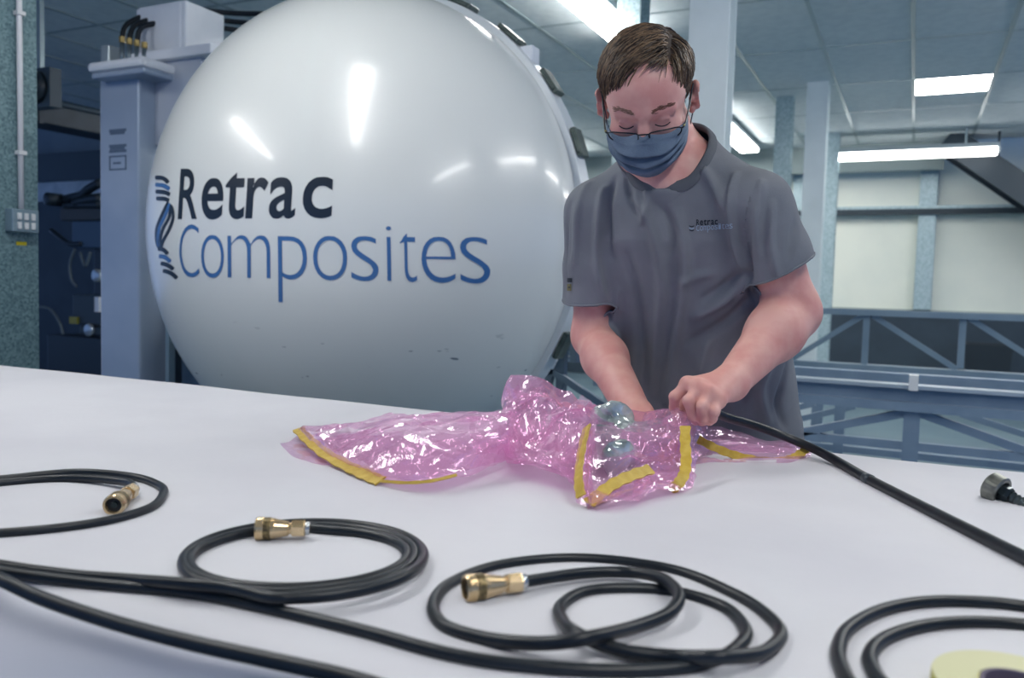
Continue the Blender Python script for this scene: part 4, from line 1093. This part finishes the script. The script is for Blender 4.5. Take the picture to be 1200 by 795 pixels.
def hair_strand(d, seg=7):
    p = scalp(d, .001); out = []
    q = p - np.array([0, -.018, .035]); az = math.degrees(math.atan2(q[0], q[1]))
    top = float(np.clip((p[2] - .05) / .05, 0, 1))
    L = (.026 + .036 * top) * rng.uniform(.75, 1.2)
    if p[1] < -.06: L *= .8
    if az > 2 and p[1] > .0: L *= float(np.clip(.25 + hairline(*p) / .03, .25, 1))
    if -62 < az < -8: L *= 1.2
    pos = p.copy(); jit = rng.normal(size=3) * .13
    for i in range(seg + 1):
        s_ = i / seg
        out.append(pos.copy())
        n = (pos - np.array([0, -.018, .035])) / np.array([.0765, .097, .083]) ** 2; n /= np.linalg.norm(n)
        tt = float(np.clip((pos[2] - .05) / .05, 0, 1))
        if pos[0] > .045: w = np.array([-.05, .42, -.9])
        else: w = np.array([-.80, .50, -.30]) * tt + np.array([-.28, .40, -.85]) * (1 - tt)
        if p[1] < -.055: w = np.array([p[0] * 3, -.3, -1.])
        w = w + jit; w -= n * w.dot(n); w /= np.linalg.norm(w)
        pos = pos + w * L / seg
        lift = .003 + .0125 * math.sin(min(1, s_ * 1.1 + .15) * math.pi * .62) * (.35 + .65 * top) * (.8 + .4 * rng.random() * .5)
        pos = scalp(pos - np.array([0, -.018, .035]), lift)
    return out
for d in hs:
    st_ = hair_strand(d)
    r0 = rng.uniform(.0007, .0015)
    g.tube([hp(*p) for p in st_], [r0 * (1.0 if k < 4 else 1 - .8 * (k - 4) / 3.2) for k in range(len(st_))], 3, False)
hairo = g.build('hair', HAIR, man, True, label='short brown hair combed to one side')
# under layer so that no scalp shows between the strands
cap = []; Fc = []
NU, NV = 72, 44
A = {}; vi = []
for i in range(NV):
    ph = math.pi * .78 * i / (NV - 1)
    for j in range(NU):
        th = 2 * math.pi * j / NU; d = np.array([math.sin(ph) * math.cos(th), math.sin(ph) * math.sin(th), math.cos(ph)])
        p = scalp(d, .0035); ok = hairline(*scalp(d, 0)) > .004; A[i, j] = (len(vi), ok); vi.append(hp(*p))
for i in range(NV - 1):
    for j in range(NU):
        q = [A[i, j], A[i + 1, j], A[i + 1, (j + 1) % NU], A[i, (j + 1) % NU]]
        if all(x[1] for x in q): Fc.append(tuple(x[0] for x in q))
obj('hair_base', vi, Fc, mat('hair_roots', '33271f', .7), hairo, True)
# brows and lashes
BROW = mat('brow_hair', '7d5c4f', .7); LASH = mat('lash_dark', '2a2022', .6)
def on_face(x, z, lift=.0008):
    o_ = Vector(hp(x, .3, z)); h = bodybvh.ray_cast(o_, Vector(-HR_[:, 1])); return np.array(h[0]) + HR_[:, 1] * lift if h[0] is not None else hp(x, .09, z)
for s in (-1, 1):
    g = G()
    for k in range(90):
        u = rng.uniform(0, 1); x = s * (.014 + .036 * u); z = .0185 + .006 * math.sin(u * 2.3) + rng.normal() * .0018
        a = on_face(x, z); b = on_face(x + s * .006, z + .0012 * (1 - 2 * u))
        g.tube([a, (a + b) / 2 + HR_[:, 1] * .0006, b], [.0006, .0006, .0002], 3, False)
    g.build('eyebrow', BROW, man)
    P_ = [on_face(s * x, z, .0006) for x, z in ((.019, -.012), (.025, -.0155), (.032, -.017), (.039, -.0155), (.045, -.012))]
    G().tube(catmull(P_, 4), .0010, 6).build('eyelashes', LASH, man)

# ------------------------------------------------------------------ face mask
MASK = mat('mask_blue', '596a7d', .75, 0, '627386', 30, 3, bump=.15, bscale=300, spec=.25)
mask = None
NU, NV = 64, 120
vv_ = np.linspace(0, 1, NV); uu_ = np.linspace(-1, 1, NU)
yc = lambda v: np.interp(v, [0, .12, .35, .6, .8, 1], [.110, .122, .131, .130, .122, .098])
zc = lambda v: np.interp(v, [0, .35, .7, .9, 1], [-.020, -.058, -.098, -.118, -.124])
A = np.zeros((NV, NU, 3))
for i, v in enumerate(vv_):
    for j, u in enumerate(uu_):
        a = abs(u) * math.pi / 2
        w = .0735 - .006 * (v - .4) ** 2; ys = .030 - .004 * v
        x = w * math.sin(a) * (1 if u > 0 else -1)
        y = ys + (yc(v) - ys) * math.cos(a) ** .85
        zs = -.028 - .058 * v            # side edge is shorter than the middle
        k = math.sin(a) ** 1.5; z = zc(v) * (1 - k) + zs * k
        z += -.005 * (abs(u) > .12) * math.sin(min(1, (abs(u) - .12) / .5) * math.pi) * (1 - v)      # dips beside the nose
        pl = 0
        for c_ in (.30, .50, .70):        # three sagging pleats
            cc = c_ + .05 * math.cos(a * 2) 
            dv = (v - cc) / .05
            pl += .0105 * (1 / (1 + math.exp(dv * 3))) * math.exp(-max(0, -dv) * .35) - .0075 * math.exp(-(dv - .7) ** 2 * 1.5)
            pl -= .0045 * math.exp(-((v - cc - .02) / .013) ** 2)
        y += pl; x *= 1 + pl * 1.5
        wob = .0016 * math.sin(u * 9 + v * 14) + .001 * math.sin(u * 17 - v * 9)
        A[i, j] = hp(x, y + wob, z)
mask = G().grid(A[:, ::-1]).build('face_mask', MASK, man, True, label='blue pleated cloth face mask')
solidify(mask, .0016)
for s in (-1, 1):
    a = A[8, 0 if s < 0 else -1]; b = A[-14, 0 if s < 0 else -1]
    P_ = catmull([a, hp(s * .080, .008, .002), hp(s * .086, -.020, .014), hp(s * .088, -.034, -.010), hp(s * .084, -.02, -.038), hp(s * .079, .0, -.055), b], 6)
    G().tube(P_, .0013, 6).build('ear_loop', mat('loop_dark', '27303a', .7), mask, True)
# ------------------------------------------------------------------ glasses
FRM = mat('glasses_metal', '22282e', .3, .6)
gl = G()
gy_, gz_ = .119, -.020
def lens_pts(s):
    return [(s * .010, gy_ + .001, gz_ + .004), (s * .020, gy_ + .0, gz_ + .0075), (s * .040, gy_ - .005, gz_ + .008), (s * .058, gy_ - .014, gz_ + .006), (s * .0645, gy_ - .019, gz_ + .001), (s * .062, gy_ - .024, gz_ - .012), (s * .050, gy_ - .020, gz_ - .019), (s * .028, gy_ - .014, gz_ - .020), (s * .013, gy_ - .006, gz_ - .014)]
glas = None
g = G()
P_ = catmull([hp(-.010, gy_ + .001, gz_ + .004), hp(-.005, gy_ + .005, gz_ + .006), hp(.005, gy_ + .005, gz_ + .006), hp(.010, gy_ + .001, gz_ + .004)], 5); g.tube(P_, .0014, 6)
glas = g.build('glasses', FRM, man, True, label='thin dark metal glasses low on the nose')
GLS = bpy.data.materials.new('lens_glass'); GLS.use_nodes = True
nt = GLS.node_tree; nt.nodes.clear(); o_ = nt.nodes.new('ShaderNodeOutputMaterial'); mx = nt.nodes.new('ShaderNodeMixShader'); mx.inputs[0].default_value = .06
tr = nt.nodes.new('ShaderNodeBsdfTransparent'); gs = nt.nodes.new('ShaderNodeBsdfGlossy'); gs.inputs['Roughness'].default_value = .03
nt.links.new(tr.outputs[0], mx.inputs[1]); nt.links.new(gs.outputs[0], mx.inputs[2]); nt.links.new(mx.outputs[0], o_.inputs[0])
for s in (-1, 1):
    P_ = catmull([hp(*p) for p in lens_pts(s)], 5, True)
    G().tube(np.vstack([P_, P_[:1]]), [.0013 if hp(0, 0, 0) is not None else .0013] * (len(P_) + 1), 6, False).build('rim', FRM, glas, True)
    obj('lens', P_, [tuple(range(len(P_)))], GLS, glas)
    Pt = catmull([hp(s * .0645, gy_ - .019, gz_ + .002), hp(s * .070, gy_ - .026, gz_ + .003), hp(s * .077, .04, gz_ + .012), hp(s * .082, -.005, gz_ + .026), hp(s * .084, -.028, gz_ + .022), hp(s * .083, -.042, gz_ + .004)], 5)
    G().tube(Pt, .0016, 6).build('temple', FRM, glas, True)
    G().box(-.0014, .0014, -.001, .001, -.003, .003)
    c = hp(s * .069, gy_ - .024, gz_ + .003); G().ball(c, .0026, 8).build('hinge', mat('hinge_gold', '8f8a5a', .3, .7), glas, True)
# ------------------------------------------------------------------ pink vacuum-bag film
def film_mat():
    m = bpy.data.materials.new('pink_film'); m.use_nodes = True; nt = m.node_tree; N = nt.nodes; L = nt.links; N.clear()
    out = N.new('ShaderNodeOutputMaterial')
    tr = N.new('ShaderNodeBsdfTransparent'); tr.inputs[0].default_value = (.995, .87, .955, 1)
    df = N.new('ShaderNodeBsdfDiffuse'); df.inputs[0].default_value = (.98, .60, .84, 1)
    tl = N.new('ShaderNodeBsdfTranslucent'); tl.inputs[0].default_value = (1.0, .56, .84, 1)
    gl = N.new('ShaderNodeBsdfGlossy'); gl.inputs['Roughness'].default_value = .1; gl.inputs[0].default_value = (1, .95, 1, 1)
    tc = N.new('ShaderNodeTexCoord')
    n1 = N.new('ShaderNodeTexVoronoi'); n1.inputs['Scale'].default_value = 38; n1.feature = 'F1'; L.new(tc.outputs['Object'], n1.inputs['Vector'])
    n2 = N.new('ShaderNodeTexNoise'); n2.inputs['Scale'].default_value = 55; n2.inputs['Detail'].default_value = 4; L.new(tc.outputs['Object'], n2.inputs['Vector'])
    ad = N.new('ShaderNodeMath'); ad.operation = 'ADD'; L.new(n1.outputs['Distance'], ad.inputs[0]); L.new(n2.outputs[0], ad.inputs[1])
    bp = N.new('ShaderNodeBump'); bp.inputs['Strength'].default_value = .16; bp.inputs['Distance'].default_value = .006; L.new(ad.outputs[0], bp.inputs['Height'])
    for s in (df, tl, gl): L.new(bp.outputs[0], s.inputs['Normal'])
    m1 = N.new('ShaderNodeMixShader'); m1.inputs[0].default_value = .5; L.new(df.outputs[0], m1.inputs[1]); L.new(tl.outputs[0], m1.inputs[2])
    m2 = N.new('ShaderNodeMixShader'); m2.inputs[0].default_value = .27; L.new(tr.outputs[0], m2.inputs[1]); L.new(m1.outputs[0], m2.inputs[2])
    fw_ = N.new('ShaderNodeLayerWeight'); fw_.inputs['Blend'].default_value = .5; L.new(bp.outputs[0], fw_.inputs['Normal'])
    pw = N.new('ShaderNodeMath'); pw.operation = 'POWER'; pw.inputs[1].default_value = 3.0; L.new(fw_.outputs['Facing'], pw.inputs[0])
    lw = N.new('ShaderNodeMath'); lw.operation = 'MULTIPLY_ADD'; lw.inputs[1].default_value = .55; lw.inputs[2].default_value = .09; L.new(pw.outputs[0], lw.inputs[0])
    m3 = N.new('ShaderNodeMixShader'); L.new(lw.outputs[0], m3.inputs[0]); L.new(m2.outputs[0], m3.inputs[1]); L.new(gl.outputs[0], m3.inputs[2])
    L.new(m3.outputs[0], out.inputs[0]); return m
FILM = film_mat()
TAPE = mat('sealant_tape', 'b79a35', .55, 0, 'c6ab4a', 60, 3, bump=.2, bscale=90)
bag = thing('vacuum_bag', 'crumpled pink plastic bag sealed with yellow tape on the table', 'plastic bag', (-.5, 1.25, TZ))
cdir = [(lambda a: (a / np.linalg.norm(a), rng.uniform(0, 6.28)))(rng.normal(size=3)) for _ in range(40)]
def crumple(P, slope, f0=40., seed=0):
    """sharp-creased displacement like folded film: triangle waves of equal slope at every size"""
    d = np.zeros(P.shape)
    for i in range(9):
        a, ph = cdir[(i * 3 + seed) % 40]; b = cdir[(i * 3 + seed + 1) % 40][0]; c = cdir[(i * 3 + seed + 2) % 40][0]
        f = f0 * 1.24 ** i
        t = (P @ a) * f + ph + 1.6 * np.sin(P @ b * f * .45 + ph * 2)
        tri = np.abs((t / (2 * np.pi)) % 1 - .5) * 4 - 1
        m = .35 + .65 * (np.sin(P @ c * f * .3 + ph * 3) > 0)
        nrm = .5 * c + .5 * np.array([0, -.35, .9])
        d += (tri * m)[..., None] * nrm * slope * math.pi / (2 * f)
    return d
def upsample(rows, nu, nv):
    rows = [catmull(r, nv) for r in rows]; rows = np.array(rows)
    return np.array([catmull(rows[:, j], nu) for j in range(rows.shape[1])]).transpose(1, 0, 2)
def sheet(name, rows, amp, nu=14, nv=10, f0=26., seed=0, edge=.5, floor=True):
    P_ = upsample([[PY(*p) for p in r] for r in rows], nu, nv)
    a, b = P_.shape[:2]
    w = np.minimum(1, np.minimum(np.arange(a), np.arange(a)[::-1]) / 5.)[:, None] * (1 - edge) + edge
    w2 = np.minimum(1, np.minimum(np.arange(b), np.arange(b)[::-1]) / 4.)[None] * (1 - edge) + edge
    P_ = P_ + crumple(P_, amp, f0, seed) * (w * w2)[..., None]
    if floor: P_[..., 2] = np.maximum(P_[..., 2], TZ + .003)
    o = G().grid(P_).build(name, FILM, bag, False)
    return P_
def tape(pts, w, n=(0, -1, .6), lift=.006):
    P_ = catmull([PY(*p) for p in pts], 6); t = np.gradient(P_, axis=0); t /= np.linalg.norm(t, axis=1)[:, None]
    view = CAMO - P_; view /= np.linalg.norm(view, axis=1)[:, None]
    nn = np.array(n, float); nn /= np.linalg.norm(nn); nn = nn * .6 + view * .4
    s_ = np.cross(t, nn); s_ /= np.linalg.norm(s_, axis=1)[:, None]; P_ = P_ + view * lift
    m = len(P_); ww = np.array([w * (1 + .12 * math.sin(i * 1.7)) for i in range(m)])[:, None]
    A = np.stack([P_ - s_ * ww / 2, P_ + s_ * ww / 2], 1)
    o = G().grid(A).build('sealant_tape', TAPE, bag); solidify(o, .0025, 0)

T_ = TZ
def tb(px, py, lift=0.):      # point on the table, given as (px, py, y)
    p = PZ(px, py, TZ + .004 + lift); return (px, py, p[1])
# left lobe: upper sheet and lower sheet (a flat tube of film)
def hh(px, py, h): return (px, py, PZ(px, py, TZ + .003 + h)[1])
rowsA = [[hh(446, 564, .004), hh(408, 547, .006), hh(380, 531, .010), hh(362, 516, .013), hh(350, 503, .014)],
         [hh(475, 565, .012), hh(450, 535, .03), hh(425, 512, .042), hh(405, 500, .040), hh(395, 497, .02)],
         [hh(505, 563, .018), hh(490, 532, .045), hh(470, 508, .058), hh(450, 494, .055), hh(440, 492, .03)],
         [hh(540, 555, .022), hh(528, 528, .05), hh(515, 505, .066), hh(500, 488, .065), hh(490, 489, .04)],
         [hh(572, 546, .022), hh(562, 522, .055), hh(553, 500, .075), hh(545, 482, .08), hh(545, 484, .05)],
         [hh(598, 535, .016), hh(596, 512, .06), hh(594, 494, .08), hh(596, 476, .09), hh(606, 479, .07)]]
PA = sheet('film', rowsA, .30, 22, 22, 26.)
rowsA2 = [[(a, b + (2 if i == 0 else 9), c) for i, (a, b, c) in enumerate(r)] for r in rowsA]
sheet('film', rowsA2, .26, 20, 18, 34., 3)
sheet('film', [[tb(328, 520), tb(340, 517), tb(352, 508)], [tb(345, 536), tb(362, 534), tb(372, 527)], [tb(378, 546), tb(388, 546), tb(398, 545)]], .1, 8, 8, 60., 2)
# knot of film in the middle-left
rowsB = [[tb(588, 534, .016), (590, 515, 1.27), (592, 492, 1.33), (594, 470, 1.40), (598, 466, 1.44)],
         [tb(604, 538, .028), (604, 515, 1.26), (604, 488, 1.30), (606, 462, 1.36), (618, 459, 1.43)],
         [tb(628, 542, .036), (628, 518, 1.22), (630, 488, 1.27), (634, 459, 1.34), (640, 463, 1.42)],
         [tb(655, 550, .034), (654, 522, 1.16), (658, 492, 1.24), (662, 470, 1.34), (668, 474, 1.42)],
         [tb(676, 572, .022), (672, 540, 1.08), (676, 505, 1.18), (682, 474, 1.30), (690, 472, 1.40)],
         [tb(692, 592, .006), (690, 556, 1.03), (694, 515, 1.14), (702, 482, 1.27), (710, 482, 1.38)]]
sheet('film', rowsB, .5, 20, 22, 36., 1)
sheet('film', [[(a + 3, b + 6, c + .02) for a, b, c in r] for r in rowsB], .38, 18, 18, 50., 5)
# hood over the part, centre right
rowsC = [[tb(690, 596, .004), (688, 568, 1.02), (688, 530, 1.10), (694, 494, 1.22), (705, 476, 1.34)],
         [tb(715, 592, .01), (716, 566, 1.07), (716, 540, 1.12), (718, 502, 1.20), (728, 481, 1.33)],
         [tb(742, 584, .012), (742, 560, 1.11), (744, 528, 1.15), (746, 505, 1.22), (754, 488, 1.34)],
         [tb(770, 578, .010), (770, 552, 1.15), (772, 524, 1.19), (772, 500, 1.25), (776, 486, 1.35)],
         [tb(797, 576, .006), (797, 550, 1.18), (797, 522, 1.23), (796, 498, 1.28), (797, 485, 1.36)],
         [tb(812, 570, .004), (814, 548, 1.23), (814, 525, 1.27), (813, 505, 1.31), (812, 492, 1.37)]]
sheet('film', rowsC, .42, 22, 22, 36., 2)
sheet('film', [[r[0], r[1]] + [(a, b + 8, c + .03) for a, b, c in r[2:]] for r in rowsC[2:]], .34, 18, 18, 50., 7)
# raised folds around the hand
sheet('film', [[(752, 500, 1.28), (756, 488, 1.33), (762, 484, 1.37)], [(775, 496, 1.27), (778, 484, 1.32), (782, 480, 1.36)], [(792, 500, 1.26), (795, 486, 1.275), (798, 481, 1.30)], [(806, 506, 1.27), (810, 494, 1.285), (812, 488, 1.31)], [(824, 512, 1.30), (828, 502, 1.32), (832, 499, 1.35)]], .3, 16, 16, 60., 4)
# upright pleated folds standing out of the heap
for base, top, sl in (([(584, 524, 1.28), (600, 526, 1.24), (622, 528, 1.22), (646, 526, 1.22)], [(597, 462, 1.37), (606, 454, 1.36), (616, 463, 1.33), (626, 457, 1.37), (636, 455, 1.34), (646, 466, 1.33)], .3),
                      ([(640, 548, 1.18), (660, 552, 1.12), (680, 556, 1.08), (700, 545, 1.10)], [(650, 474, 1.33), (660, 484, 1.26), (672, 480, 1.30), (682, 466, 1.31), (692, 469, 1.27), (702, 484, 1.28)], .3),
                      ([(676, 590, 1.0), (682, 594, .99), (690, 597, .985)], [(676, 530, 1.06), (684, 500, 1.13), (692, 492, 1.17), (699, 500, 1.15)], .2),
                      ([(724, 540, 1.16), (750, 540, 1.18), (776, 536, 1.20), (800, 534, 1.22)], [(728, 492, 1.30), (744, 498, 1.24), (760, 484, 1.31), (774, 494, 1.25), (788, 483, 1.31), (802, 494, 1.26), (812, 490, 1.31)], .3),
                      ([(560, 536, 1.20), (584, 538, 1.22), (606, 540, 1.2)], [(552, 496, 1.32), (566, 506, 1.26), (582, 490, 1.33), (598, 500, 1.26), (612, 488, 1.31)], .25)):
    Tp = catmull([PY(*p) for p in top], 9); Bp = catmull([PY(*p) for p in base], 8)
    s0 = np.linspace(0, len(Bp) - 1, len(Tp)); Bp = np.stack([np.interp(s0, np.arange(len(Bp)), Bp[:, i]) for i in range(3)], 1)
    k = np.linspace(0, 1, 26)[None, :, None]; P_ = Bp[:, None] * (1 - k) + Tp[:, None] * k
    P_ = P_ + np.array([0, -.014, .004]) * np.sin(np.pi * k) + crumple(P_, sl, 50., 13)
    P_[..., 2] = np.maximum(P_[..., 2], TZ + .003); G().grid(P_).build('film_fold', FILM, bag)
# right lobe
rowsD = [[tb(806, 546, .004), (806, 528, 1.35), (810, 510, 1.40), (816, 500, 1.45)],
         [tb(830, 542, .002), (830, 530, 1.43), (832, 512, 1.46), (838, 499, 1.52)],
         [tb(860, 541.5, .002), (862, 530, 1.46), (866, 517, 1.50), (872, 508, 1.55)],
         [tb(895, 542, .002), (896, 533, 1.47), (898, 523, 1.51), (900, 517, 1.56)],
         [tb(925, 541.5, .002), (926, 534, 1.49), (926, 524, 1.52), (926, 515, 1.56)],
         [tb(949, 536, .002), (950, 531, 1.52), (949, 525, 1.54), (947, 518, 1.56)]]
sheet('film', rowsD, .2, 20, 16, 60., 6, .4)
sheet('film', [[(a, b + 3, c + .01) for a, b, c in r] for r in rowsD], .2, 18, 14, 60., 8, .4)
# lifted flap of film in front
sheet('film', [[tb(688, 597, .002), (690, 585, 1.0), (694, 578, 1.03)], [tb(722, 582, .018), (722, 572, 1.06), (724, 562, 1.09)], [tb(762, 566, .02), (762, 556, 1.13), (764, 546, 1.16)]], .14, 18, 12, 60., 9, .3)
# sealant tape
tape([hh(349, 503, .016), hh(362, 516, .016), hh(380, 531, .012), hh(408, 547, .008), hh(428, 556.5, .007), hh(446, 564, .006)], .019, (0, -.3, 1))
tape([hh(446, 564, .006), hh(475, 566, .012), hh(505, 564, .018), hh(535, 557, .022)], .004)
tape([(688, 500, 1.14), (683, 520, 1.09), (679, 545, 1.04), (678, 565, 1.0), (681, 582, .985)], .014, (-.5, -.8, .2))
tape([(690, 590, .985), (702, 580, 1.01), (720, 567, 1.04), (742, 557, 1.08), (763, 550, 1.12)], .016, (0, -.8, .6))
tape([(803, 500, 1.24), (803, 520, 1.21), (804, 540, 1.18), (802, 555, 1.15), (795, 567, 1.13), (786, 574, 1.13)], .015, (.2, -1, .2))
tape([(818, 515, 1.39), (838, 525, 1.40), (862, 534, 1.42), (890, 540, 1.45), (915, 541, 1.47)], .0135, (0, -.8, .5))
tape([(915, 541, 1.47), (928, 538, 1.48), (938, 532, 1.5), (947, 524, 1.52)], .015, (0, -.6, .8))

# the moulded part under the film
pp = PY(718, 520, 1.2)
part = thing('composite_part', 'shiny pale green moulded part wrapped inside the pink film', 'moulded part', (pp[0], 1.25, TZ))
PG = mat('moulded_grey', 'c6d3cf', .12, .45, '78888a', 26, 4, lo=.4, hi=.7)
S_ = Sdf()
S_.cone(PY(700, 520, 1.20), PY(775, 512, 1.30), .030, .024, .02); S_.ell(PY(714, 498, 1.28), (.034, .03, .034), None, .015); S_.cone(PY(720, 540, 1.14), PY(745, 520, 1.25), .022, .02, .015)
S_.ell(PY(732, 516, 1.18), (.03, .02, .012), None, .005, 's')
V, Fq = S_.mesh((pp[0] - .2, 1.05, TZ - .01), (pp[0] + .25, 1.45, TZ + .2), .005); V[:, 2] = np.maximum(V[:, 2], TZ + .002)
V = V + crumple(V, .55, 70., 11); V[:, 2] = np.maximum(V[:, 2], TZ + .002)
obj('moulding', V, Fq, PG, part, False)
c = PY(776, 516, 1.27); G().lathe([(0, .014), (.02, .014), (.022, .01)], c, (.3, -.7, .6), 16).build('vacuum_port', mat('port_steel', 'a9b0b2', .2, .8), part, True)
